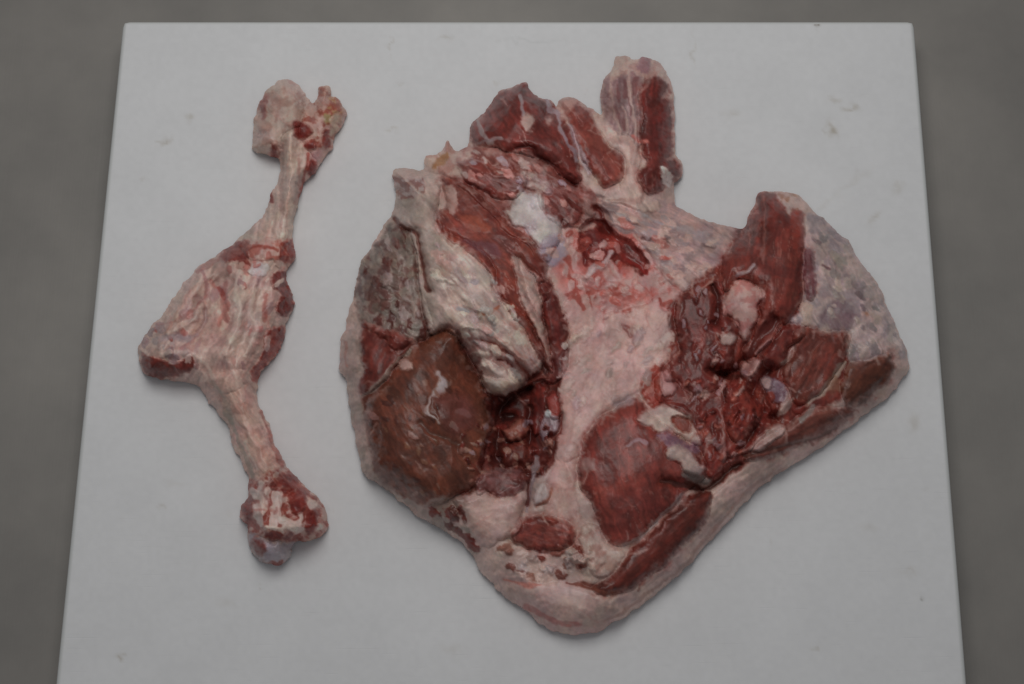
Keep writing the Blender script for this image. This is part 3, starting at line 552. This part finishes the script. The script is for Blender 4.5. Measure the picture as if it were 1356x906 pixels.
F.L([(1012, 262), (1012, 310), (1010, 350)], 5, (112, 72, 66), -.5, .7); F.P(None, [(1050, 276), (1064, 282), (1064, 330), (1056, 345), (1050, 310)], (112, 50, 42), None, dh=.4, soft=4)
F.P('fat_tip', [(1027, 254), (1054, 257), (1066, 268), (1066, 284), (1052, 276), (1046, 284), (1036, 270)], (146, 122, 116), (122, 86, 70), .4, 7, dh=1.2, w=7)
F.P('fat_lump_or_glint', [(962, 384), (976, 372), (992, 374), (1004, 380), (1012, 392), (1004, 402), (1004, 424), (996, 432), (988, 450), (978, 440), (968, 418), (956, 414)], (148, 117, 111), (142, 96, 91), .4, 8, dh=5, w=22, gr=.1)
F.L([(976, 366), (990, 360), (998, 352)], 6, (122, 106, 108), .8); F.P('fat_lump_or_glint', [(950, 442), (966, 440), (976, 446), (966, 456), (954, 452)], (136, 114, 110), None, dh=1.2, w=7)
F.L([(945, 380), (950, 400), (948, 430)], 8, (62, 28, 26), -5); F.L([(1026, 424), (1016, 436), (1004, 450), (994, 470), (978, 488), (955, 494)], 14, (72, 29, 25), -7); F.L([(1020, 486), (1012, 500), (1000, 512), (998, 525), (1012, 545), (1024, 552)], 11, (70, 27, 24), -7); F.L([(945, 490), (965, 500), (978, 500)], 13, (62, 27, 23), -7)  # cuts between the muscles coloured with painted shade besides their real depth
F.P('sinew', [(980, 486), (990, 478), (1008, 476), (1008, 488), (992, 498), (982, 498)], (140, 106, 101), (120, 84, 80), .4, 6, dh=5, w=6); F.L([(1002, 470), (1014, 456), (1024, 448)], 8, (136, 98, 96), 2.5)
F.P('muscle', [(1032, 434), (1056, 430), (1068, 436), (1060, 450), (1044, 462), (1036, 482), (1022, 490), (1012, 478), (1022, 455)], (94, 40, 35), (82, 32, 29), .5, 8, dh=4, w=9, fib=(125, 22, 5, .15), gr=1)
F.L([(1060, 452), (1052, 464), (1044, 474), (1036, 482)], 6, (150, 130, 124), 1.2)
F.P('membrane', [(1010, 502), (1022, 498), (1038, 506), (1044, 520), (1036, 532), (1022, 528), (1014, 516)], (104, 84, 92), (84, 60, 68), .5, 7, dh=1.5, w=6); F.P('fat_lump_or_glint', [(1008, 502), (1020, 500), (1020, 514), (1012, 514)], (148, 124, 122), None, dh=2, w=4, edge=1.5)
F.L([(1046, 506), (1044, 526), (1034, 542)], 8, (138, 114, 110), 1.8); F.L([(1064, 520), (1080, 514), (1090, 505)], 7, (118, 96, 88), .8)
F.S([(905, 480), (1000, 490), (1030, 540), (980, 600), (940, 625), (925, 570)], 75, (2, 5), [(138, 108, 103), (66, 26, 23), (112, 50, 43), (116, 86, 88), (90, 36, 32), (130, 78, 69)], 1.5, 15, asp=1.8, ang=115)
F.S([(900, 400), (950, 380), (965, 460), (940, 510), (905, 500)], 26, (1.8, 4), [(120, 98, 102), (66, 28, 26), (104, 46, 40)], 1.0, 16, asp=1.8, ang=90)
F.L([(1000, 545), (1000, 570), (985, 590), (960, 612)], 6, (66, 28, 25), -3); F.L([(955, 540), (958, 560), (955, 600)], 4, (122, 86, 82), .8)

# right lobe: silver skin over muscle
F.P('membrane', [(1066, 286), (1080, 283), (1098, 296), (1125, 324), (1150, 362), (1172, 402), (1190, 440), (1202, 472), (1186, 470), (1160, 474), (1130, 480), (1118, 462), (1122, 442), (1092, 442), (1066, 432), (1046, 424), (1058, 410), (1064, 390), (1065, 340)], (144, 124, 120), (124, 108, 109), .45, 14, dh=2.5, w=20, fib=(62, 36, 8, .08))
F.P(None, [(1092, 404), (1118, 396), (1132, 404), (1134, 426), (1118, 440), (1096, 434), (1088, 424)], (96, 76, 80), (110, 96, 98), .4, 9, dh=-.5, soft=5, alpha=.85)
F.P('muscle', [(1066, 336), (1076, 334), (1078, 350), (1080, 372), (1076, 392), (1067, 392)], (86, 50, 54), None, dh=1.5, w=5, fib=(88, 20, 4, .12))
F.P(None, [(1060, 404), (1072, 402), (1074, 432), (1062, 428)], (150, 128, 118), None, dh=.8, soft=3)
F.S([(1075, 300), (1130, 340), (1180, 430), (1190, 465), (1120, 470), (1090, 400)], 44, (3, 7), [(110, 100, 98), (134, 120, 114), (100, 84, 86), (142, 126, 118), (122, 110, 106)], .6, 17, asp=1.8, ang=60)
F.L([(1086, 308), (1090, 322), (1094, 312)], 8, (102, 92, 92), -.4); F.L([(1090, 352), (1098, 356)], 7, (92, 66, 68), -.4); F.P(None, [(1143, 413), (1149, 413), (1149, 419), (1143, 419)], (124, 88, 72), None, dh=.2)
F.L([(1100, 312), (1130, 345), (1160, 390), (1184, 440)], 6, (142, 122, 116), .6, .7)
F.P('muscle', [(1064, 434), (1092, 441), (1120, 442), (1120, 462), (1110, 486), (1094, 512), (1076, 526), (1054, 536), (1046, 520), (1038, 500), (1042, 482), (1056, 462), (1050, 448)], (96, 50, 43), (84, 44, 38), .45, 11, dh=4.5, w=14, fib=(120, 34, 6, .15), marb=.3, gr=1.2)
F.P('muscle', [(1120, 484), (1140, 478), (1160, 474), (1180, 468), (1183, 486), (1176, 506), (1160, 522), (1140, 538), (1124, 542), (1114, 520)], (84, 48, 37), (74, 42, 34), .45, 11, dh=3.5, w=14, fib=(130, 30, 6, .13), gr=1.2)
F.L([(1118, 478), (1108, 496), (1096, 512), (1082, 526), (1066, 536)], 9, (122, 104, 94), .8); F.P(None, [(1098, 500), (1114, 502), (1112, 516), (1096, 520)], (110, 78, 62), None, dh=.2, soft=3, alpha=.7)
F.P('muscle', [(985, 610), (1004, 590), (1030, 572), (1058, 552), (1086, 540), (1112, 540), (1130, 546), (1108, 570), (1084, 582), (1050, 594), (1018, 606)], (88, 52, 46), (80, 44, 38), .45, 10, dh=3, w=10, fib=(-24, 40, 6, .13), marb=.2, gr=1.4)
F.P('fat_lump_or_glint', [(1004, 582), (1020, 566), (1034, 562), (1038, 572), (1020, 586), (1006, 596), (994, 594)], (146, 121, 116), (132, 104, 99), .4, 7, dh=2.5, w=6, edge=1.8)
F.L([(1060, 556), (1072, 546), (1078, 538)], 6, (108, 96, 92), .6); F.L([(1030, 548), (1042, 538), (1050, 530)], 9, (126, 104, 98), 1.0); F.P(None, [(1050, 532), (1066, 530), (1066, 546), (1052, 546)], (98, 40, 34), None, dh=1, w=6)
F.L([(985, 604), (1010, 598), (1040, 590), (1080, 580), (1110, 566)], 4, (74, 46, 40), -1.4)

# the red pocket in the pink fat
F.P('meat_pocket', [(768, 300), (790, 290), (808, 300), (822, 312), (840, 322), (852, 340), (860, 354), (848, 364), (836, 352), (818, 352), (806, 342), (796, 352), (782, 346), (770, 330)], (98, 40, 36), (86, 32, 30), .5, 9, dh=-4, w=9, fib=(40, 16, 5, .2), soft=3)
F.L([(790, 275), (800, 292), (806, 306)], 12, (76, 30, 27), -4); F.L([(808, 336), (800, 344), (782, 360), (776, 366)], 9, (152, 132, 130), 2.2); F.L([(776, 328), (776, 350)], 8, (92, 34, 32), -1.5)
F.L([(752, 345), (760, 370), (766, 395), (772, 408)], 12, (134, 66, 60), -.5, .75); F.L([(770, 384), (790, 386), (810, 386)], 7, (146, 76, 70), -.3, .7); F.L([(826, 340), (840, 350), (856, 362)], 8, (112, 40, 38), -1)
F.P(None, [(758, 298), (788, 296), (786, 304), (770, 306)], (146, 114, 106), None, dh=.6, soft=3)
F.S([(740, 310), (860, 330), (900, 370), (870, 420), (780, 410), (740, 360)], 46, (2.5, 6), [(150, 116, 110), (140, 74, 68), (146, 98, 94), (152, 122, 116), (150, 84, 78)], .7, 18, asp=1.7)
F.L([(824, 430), (832, 436), (836, 444)], 7, (110, 68, 64), -1); F.L([(800, 424), (806, 420)], 6, (120, 86, 84), -.5); F.L([(890, 410), (893, 416)], 10, (104, 40, 36), 0); F.L([(874, 396), (878, 404), (888, 398)], 5, (128, 66, 60), 0)
F.S([(760, 430), (880, 430), (860, 510), (790, 560), (750, 560)], 34, (3, 7), [(152, 130, 122), (136, 112, 112), (150, 120, 116), (142, 118, 112)], .6, 19, asp=1.8, ang=120)
FT = [(156, 136, 127), (150, 124, 117), (132, 104, 100), (140, 92, 86), (158, 142, 134)]
RT = [(128, 92, 86), (66, 28, 25), (112, 58, 51), (120, 98, 98)]
F.T([(760, 410), (890, 400), (880, 480), (800, 540), (770, 590), (745, 600), (750, 480)], 60, (18, 50), (1.5, 4), FT, 105, .5, 31)
F.T([(745, 590), (765, 590), (766, 690), (800, 740), (770, 750), (730, 690), (735, 630)], 26, (14, 36), (1.5, 3.5), FT, 80, .5, 32)
F.T([(760, 262), (893, 272), (980, 304), (950, 350), (890, 375), (840, 320)], 46, (18, 50), (1.5, 4), FT + [(118, 98, 98), (104, 70, 68)], 24, .7, 33)
F.T([(740, 310), (860, 340), (900, 380), (860, 415), (770, 405)], 46, (12, 32), (1.5, 4), [(152, 120, 114), (128, 56, 52), (150, 100, 95), (118, 48, 45)], 40, .6, 34, spread=50)
F.T([(530, 240), (575, 250), (585, 320), (650, 370), (710, 470), (650, 510), (600, 430), (560, 380)], 70, (20, 55), (1.8, 4.5), [(160, 146, 134), (126, 110, 102), (144, 124, 114), (112, 92, 84), (140, 102, 92)], 52, .9, 35)
F.T([(1075, 300), (1130, 340), (1190, 450), (1120, 465), (1080, 420)], 44, (16, 44), (1.8, 4.5), [(138, 124, 118), (104, 94, 93), (120, 106, 104), (96, 78, 80), (146, 128, 120)], 62, .5, 36)
F.T([(480, 350), (545, 300), (560, 420), (520, 455), (480, 425)], 40, (12, 36), (1.8, 4), [(118, 104, 96), (72, 44, 40), (100, 84, 76), (126, 112, 104)], 78, .8, 37)
F.T([(806, 815), (890, 748), (950, 670), (1040, 612), (1060, 608), (950, 705), (850, 798)], 40, (24, 70), (1.5, 4), [(146, 124, 117), (120, 98, 92), (138, 108, 100), (150, 132, 126)], -44, .35, 38, spread=8)
F.T([(640, 750), (720, 775), (800, 785), (780, 835), (700, 810)], 26, (16, 44), (1.8, 4), [(146, 126, 120), (138, 96, 90), (126, 106, 104), (150, 130, 120)], 30, .4, 39, spread=25)
F.T([(600, 665), (690, 660), (680, 710), (640, 722)], 22, (10, 28), (1.6, 3.5), FT, 30, .6, 40, spread=35)
F.T([(460, 440), (476, 430), (482, 540), (500, 632), (480, 620), (462, 540)], 18, (16, 40), (1.5, 3.5), [(142, 124, 118), (114, 98, 92), (136, 104, 98)], 84, .4, 41, spread=8)
F.T([(770, 620), (800, 550), (850, 535), (920, 600), (930, 630), (820, 715)], 40, (14, 44), (1.2, 2.8), RT, 68, .2, 42, .34)
F.T([(500, 530), (590, 445), (640, 560), (620, 640), (560, 662), (505, 630)], 46, (14, 40), (1.2, 2.6), [(98, 70, 60), (58, 32, 27), (90, 56, 44)], 62, .3, 43, .5)
F.T([(990, 290), (1064, 290), (1060, 400), (1000, 470), (960, 350)], 40, (16, 50), (1.2, 3), RT, 98, .2, 44, .34)
F.T([(630, 165), (695, 112), (740, 155), (765, 235), (680, 195)], 30, (12, 36), (1.2, 3), RT, 58, .2, 45, .34)
F.T([(600, 245), (720, 350), (720, 470), (650, 370), (585, 300)], 34, (20, 50), (1.4, 3.2), RT + [(124, 66, 54)], 50, .4, 46, .55)
F.T([(900, 400), (960, 380), (1010, 520), (990, 590), (940, 630), (900, 520)], 50, (10, 30), (1.5, 3.5), RT + [(134, 106, 102)], 105, .9, 47, .7, spread=30)
F.T([(910, 665), (940, 660), (860, 760), (800, 785)], 22, (16, 46), (1.2, 2.6), RT, -46, .2, 48, .34)
F.T([(855, 110), (885, 120), (896, 220), (852, 245)], 16, (16, 40), (1.2, 2.6), RT, 86, .2, 49, .34); F.T([(800, 110), (850, 95), (848, 190), (810, 165)], 22, (14, 40), (1.4, 3.2), [(146, 124, 118), (92, 62, 62), (128, 104, 102)], 84, .6, 50)
F.T([(1045, 440), (1118, 445), (1060, 535), (1040, 500)], 20, (14, 36), (1.2, 3), RT, 122, .4, 51, .55); F.T([(600, 205), (700, 210), (780, 265), (690, 260), (620, 240)], 34, (12, 34), (1.6, 3.8), [(142, 120, 114), (128, 110, 114), (86, 38, 34), (134, 92, 86)], 34, .7, 52, .7)
F.finish(w_edge=46, w_under=34)

mx, my = F.U[F.D > 0].mean(), F.V[F.D > 0].mean()
org = unproject(np.array(mx), np.array(my), 0.0)
meat = empty('meat_joint', org, 'raw boned meat joint opened flat, dark red muscle and pale fat, right of the bone', 'meat')
flesh = flesh_material('raw_meat')
parts = build(F, meat, 'fat_layer', flesh, org)
named = {'cartilage': 'smooth pale grey cartilage patch', 'fat_flap': 'long cream flap of fat folded over the left side', 'meat_pocket': 'dark red pocket in pink fat'}
for p in parts:
    k = p.name.split('.')[0]
    if k in named: p['label'] = named[k]

# ------------------------------------------------------------------ bone
OB = [(366, 110), (378, 105), (390, 108), (401, 119), (412, 134), (418, 128), (421, 117), (437, 114), (440, 129), (449, 130), (458, 147), (455, 160), (446, 180), (439, 200), (427, 214), (416, 233), (400, 246), (396, 268), (389, 292), (389, 316), (389, 345), (379, 358), (381, 380), (389, 390), (388, 416), (379, 430), (378, 446), (370, 468), (348, 492), (340, 511), (341, 532), (355, 560), (362, 582), (376, 612), (384, 624), (402, 640), (426, 667), (434, 694), (424, 714), (406, 716), (391, 718), (386, 736), (372, 749), (352, 744), (335, 736), (329, 716), (329, 695), (318, 688), (318, 672), (328, 656), (330, 636), (320, 616), (308, 590), (297, 557), (281, 538), (262, 512), (231, 505), (194, 499), (186, 478), (186, 457), (200, 433), (212, 420), (223, 404), (235, 386), (258, 358), (275, 346), (297, 331), (316, 316), (335, 300), (351, 280), (361, 255), (368, 240), (368, 211), (356, 208), (336, 200), (335, 182), (339, 153), (347, 130), (358, 117)]
B = Field(OB, 1.1, warp=2.6, base=(150, 127, 118), he=2.2, seed=3)
B.H += 12
B.lump(380, 150, 34, 5); B.lump(300, 420, 55, 6); B.lump(240, 460, 40, 2); B.lump(365, 690, 42, 7); B.lump(380, 300, 30, 2)
B.P('shaft', [(374, 180), (398, 182), (404, 240), (394, 290), (386, 320), (360, 318), (330, 325), (310, 322), (345, 292), (366, 252), (370, 212)], (156, 136, 125), (148, 124, 114), .4, 14, dh=1.0, w=14, fib=(98, 60, 5, .06))
B.L([(388, 170), (382, 220), (384, 270), (382, 318)], 16, None, 4.5); B.L([(386, 178), (382, 220), (384, 270), (384, 318)], 8, (162, 142, 130), .6, .85); B.L([(374, 190), (372, 250), (372, 300)], 6, (130, 106, 98), -.8, .7); B.L([(394, 210), (396, 240), (392, 270)], 6, (136, 100, 92), -.5, .7)  # raised ridge; its highlight and the darker flanks are painted in colour
B.P('shaft', [(285, 500), (330, 490), (338, 512), (342, 535), (356, 562), (364, 590), (376, 615), (370, 632), (340, 640), (326, 626), (310, 592), (300, 558)], (152, 124, 114), (144, 110, 101), .4, 14, dh=1.5, w=16, fib=(62, 50, 6, .07))
B.L([(300, 545), (318, 590), (334, 630)], 7, (122, 108, 96), -.3, .7); B.L([(345, 545), (362, 590), (374, 618)], 6, (128, 74, 66), .3, .8)
B.P('knuckle', [(366, 111), (378, 106), (390, 109), (402, 121), (404, 150), (396, 166), (376, 178), (366, 208), (340, 202), (336, 182), (340, 153), (348, 130)], (146, 126, 117), (136, 108, 99), .4, 10, dh=3.5, w=16, gr=.6)
B.P('knuckle', [(408, 136), (422, 118), (437, 115), (440, 130), (449, 131), (457, 147), (446, 180), (438, 200), (426, 213), (414, 206), (402, 190), (398, 168), (404, 150)], (144, 114, 105), (120, 70, 60), .4, 8, dh=2, w=10, gr=.8)
for q in [[(388, 162), (404, 164), (412, 176), (400, 186), (390, 178)], [(402, 190), (416, 186), (418, 196), (406, 198)], [(428, 174), (438, 174), (438, 196), (430, 194)], [(408, 214), (420, 214), (416, 234), (408, 232)]]:
    B.P('meat_scrap', q, (108, 46, 41), (92, 36, 33), .4, 6, dh=1.4, w=5, edge=2)
B.P('meat_scrap', [(357, 192), (366, 192), (367, 212), (358, 210)], (98, 48, 42), None, dh=1, w=4); B.P('meat_scrap', [(347, 130), (356, 130), (352, 152), (344, 156)], (112, 56, 48), None, dh=.8, w=4)
B.P('meat_scrap', [(436, 132), (449, 132), (456, 148), (438, 152)], (128, 72, 58), (134, 96, 66), .4, 6, dh=1, w=5); B.P(None, [(428, 152), (438, 152), (437, 162), (428, 162)], (116, 98, 68), None, dh=0, soft=2)
B.P('sinew', [(438, 156), (452, 154), (448, 170), (440, 182)], (146, 126, 110), None, dh=1, w=5); B.P('sinew', [(414, 204), (428, 200), (428, 212), (418, 214)], (152, 118, 114), None, dh=1.2, w=5)
# broad joint in the middle
B.P('joint', [(388, 318), (388, 345), (376, 360), (376, 400), (372, 450), (350, 486), (335, 500), (300, 520), (268, 510), (232, 503), (196, 498), (188, 478), (190, 455), (214, 422), (240, 384), (262, 358), (300, 334), (340, 324)], (154, 130, 121), (144, 116, 108), .42, 12, dh=2.5, w=22, fib=(120, 40, 8, .06))
for q, w_, h_ in [([(345, 335), (330, 380), (312, 440), (306, 500), (325, 560), (350, 620)], 30, 5), ([(200, 470), (240, 462), (290, 470)], 26, 4), ([(265, 362), (240, 400), (212, 450)], 20, 3.5), ([(290, 375), (275, 420), (268, 450)], 24, -4.5), ([(360, 380), (345, 430), (325, 475)], 18, 3)]:
    B.L(q, w_, None, h_)
B.L([(330, 350), (322, 390), (310, 430), (300, 470)], 10, (156, 136, 126), 1.6, .7); B.L([(280, 370), (300, 400), (290, 430)], 8, (136, 84, 78), -1.2, .7); B.L([(355, 400), (340, 440), (320, 480)], 10, (152, 128, 119), 1.4, .6); B.L([(240, 390), (225, 430), (210, 460)], 8, (140, 120, 112), 1.2, .6)
B.L([(268, 360), (276, 385), (262, 410)], 7, (120, 84, 82), -.8, .7); B.L([(230, 440), (245, 448), (262, 444)], 8, (128, 100, 100), -.6, .8)
B.P('cartilage', [(332, 350), (350, 346), (356, 358), (345, 366), (330, 362)], (158, 146, 144), None, dh=1.2, w=6, rough=.32)
B.P('meat_scrap', [(320, 322), (350, 318), (388, 318), (388, 345), (366, 352), (356, 342), (330, 342)], (132, 74, 66), (148, 118, 110), .5, 7, dh=1.6, w=7, edge=4, alpha=.8)
B.P('meat_scrap', [(374, 322), (389, 318), (389, 346), (378, 350), (370, 340)], (108, 46, 41), (124, 70, 63), .4, 5, dh=1.2, w=5, edge=3)
B.L([(330, 330), (350, 326), (368, 330)], 6, (118, 58, 50), .4, .8); B.L([(360, 252), (358, 268)], 7, (112, 50, 44), .6, .9); B.L([(406, 206), (403, 232), (397, 258)], 8, (122, 62, 55), .3, .8)
B.P('meat_scrap', [(296, 332), (318, 318), (330, 330), (322, 346), (296, 346)], (116, 62, 58), (98, 46, 44), .5, 6, dh=1.2, w=6)
B.P('meat_scrap', [(316, 346), (328, 346), (328, 356), (314, 356)], (106, 50, 44), None, dh=1, w=4)
B.P('meat_scrap', [(362, 362), (378, 358), (382, 380), (390, 392), (388, 414), (376, 420), (366, 414), (370, 392), (360, 380)], (100, 44, 40), (86, 34, 31), .5, 6, dh=1.8, w=6)
B.P('meat_scrap', [(352, 440), (378, 434), (372, 466), (352, 486), (338, 508), (332, 494), (346, 470)], (124, 66, 60), (100, 40, 36), .45, 6, dh=1.4, w=6)
B.P('meat_scrap', [(188, 476), (200, 474), (230, 478), (252, 472), (258, 486), (240, 496), (214, 502), (194, 498)], (92, 42, 37), (78, 34, 30), .5, 6, dh=1.8, w=7)
B.S([(200, 440), (240, 400), (300, 350), (370, 360), (370, 440), (320, 490), (240, 490)], 46, (2.5, 6), [(156, 138, 128), (138, 92, 86), (148, 124, 118), (128, 100, 98), (154, 118, 110)], .7, 21, asp=2, ang=110)
B.S([(190, 440), (215, 425), (240, 470), (195, 480)], 12, (3, 5.5), [(124, 70, 64), (140, 122, 118), (118, 96, 96)], .8, 22)
# lower end
B.P('knuckle', [(330, 636), (350, 630), (376, 620), (402, 641), (425, 667), (433, 693), (424, 713), (392, 717), (360, 714), (330, 704), (318, 688), (319, 672), (328, 656)], (120, 66, 59), (144, 116, 108), .42, 8, dh=4, w=16, gr=1)
for q in [([(345, 640), (348, 660), (346, 680)], 10), ([(368, 656), (366, 675), (362, 694)], 12), ([(340, 672), (344, 690)], 12), ([(392, 672), (400, 684), (388, 700)], 9), ([(352, 698), (380, 702), (398, 700)], 8), ([(352, 650), (362, 644)], 7), ([(376, 690), (384, 694)], 11), ([(404, 660), (412, 668)], 10), ([(336, 650), (340, 656)], 9), ([(410, 700), (420, 698)], 10)]:
    B.L(q[0], q[1] + 2, (168, 149, 141), 2.6, .9)
for q in [[(384, 652), (404, 648), (402, 674), (388, 678)], [(360, 640), (388, 626), (390, 650), (366, 650)], [(352, 704), (372, 706), (372, 714), (352, 714)], [(378, 704), (388, 706), (386, 716), (376, 714)], [(320, 668), (333, 656), (332, 690), (322, 686)], [(406, 680), (418, 676), (418, 704), (406, 706)]]:
    B.P('meat_scrap', q, (102, 42, 37), (88, 34, 31), .4, 6, dh=1.0, w=5, edge=2)
B.P('cartilage', [(331, 708), (352, 716), (378, 718), (390, 720), (386, 736), (372, 748), (352, 743), (336, 735)], (130, 119, 123), (114, 102, 106), .45, 9, dh=2, w=12, gr=1.2, rough=.34)
B.P('meat_scrap', [(334, 716), (350, 718), (350, 734), (338, 732)], (104, 62, 60), None, dh=.4, w=5); B.P(None, [(356, 744), (374, 742), (370, 750), (358, 750)], (108, 52, 46), None, dh=0, soft=2)
for q, w_, c_, h_ in [([(262, 360), (285, 345), (312, 332), (330, 322)], 9, (112, 68, 63), -.5), ([(318, 352), (312, 385), (318, 420), (306, 455)], 8, (166, 150, 139), 1.4), ([(300, 372), (296, 400), (300, 425)], 9, (124, 82, 78), -1.5), ([(262, 390), (272, 420), (262, 440)], 9, (120, 92, 90), -1.2),
                      ([(338, 372), (332, 410), (338, 440), (326, 470)], 7, (164, 146, 135), 1.2), ([(352, 392), (350, 425)], 7, (122, 68, 62), -1), ([(205, 452), (225, 444), (246, 450), (262, 446)], 9, (122, 108, 110), -.6), ([(215, 468), (240, 466), (270, 478), (285, 500)], 8, (158, 140, 130), 1.2),
                      ([(238, 436), (244, 442)], 9, (128, 62, 58), 0), ([(292, 380), (296, 392)], 8, (124, 60, 56), -.4), ([(190, 470), (200, 478), (212, 476)], 7, (96, 44, 40), 0), ([(268, 405), (248, 430), (222, 440)], 6, (160, 142, 132), 1), ([(300, 470), (315, 500), (322, 530)], 9, (160, 138, 127), 1.5), ([(282, 505), (296, 530), (306, 560)], 8, (118, 104, 94), -.4)]:
    B.L(q, w_, c_, h_, .6)
BT_ = [(160, 142, 131), (132, 104, 97), (152, 126, 117), (138, 88, 80)]
B.T([(372, 190), (398, 190), (392, 300), (360, 318), (330, 318)], 26, (24, 70), (1.2, 3), BT_, 98, .5, 61, .55, spread=7)
B.T([(300, 520), (335, 505), (372, 615), (335, 630)], 26, (20, 60), (1.2, 3), BT_, 62, .5, 62, .55, spread=8)
B.T([(200, 470), (240, 395), (300, 345), (370, 360), (360, 440), (320, 490), (240, 490)], 70, (14, 46), (1.6, 4), BT_ + [(118, 84, 82), (122, 62, 56)], 112, 1.0, 63, .45, spread=24)
B.T([(345, 130), (380, 110), (402, 130), (380, 170), (345, 198)], 24, (8, 24), (1.6, 3.5), BT_, 60, .6, 64, .6, spread=45)
B.T([(410, 130), (450, 135), (440, 195), (405, 195)], 20, (7, 20), (1.8, 4), BT_ + [(96, 38, 34)], 60, 1.0, 65, .75, spread=50)
B.T([(330, 640), (380, 625), (428, 680), (415, 712), (335, 705)], 40, (8, 24), (1.8, 4.5), BT_ + [(96, 38, 34), (110, 50, 44)], 70, 1.0, 66, .75, spread=45)
B.finish(w_edge=23, w_under=20)
orgb = unproject(np.array(320.), np.array(440.), 0.0)
bone = empty('bone', orgb, 'pale stripped bone with red meat scraps, two shafts meeting at a broad joint', 'bone')
build(B, bone, 'bone_core', flesh_material('stripped_bone', .14, .08), orgb)
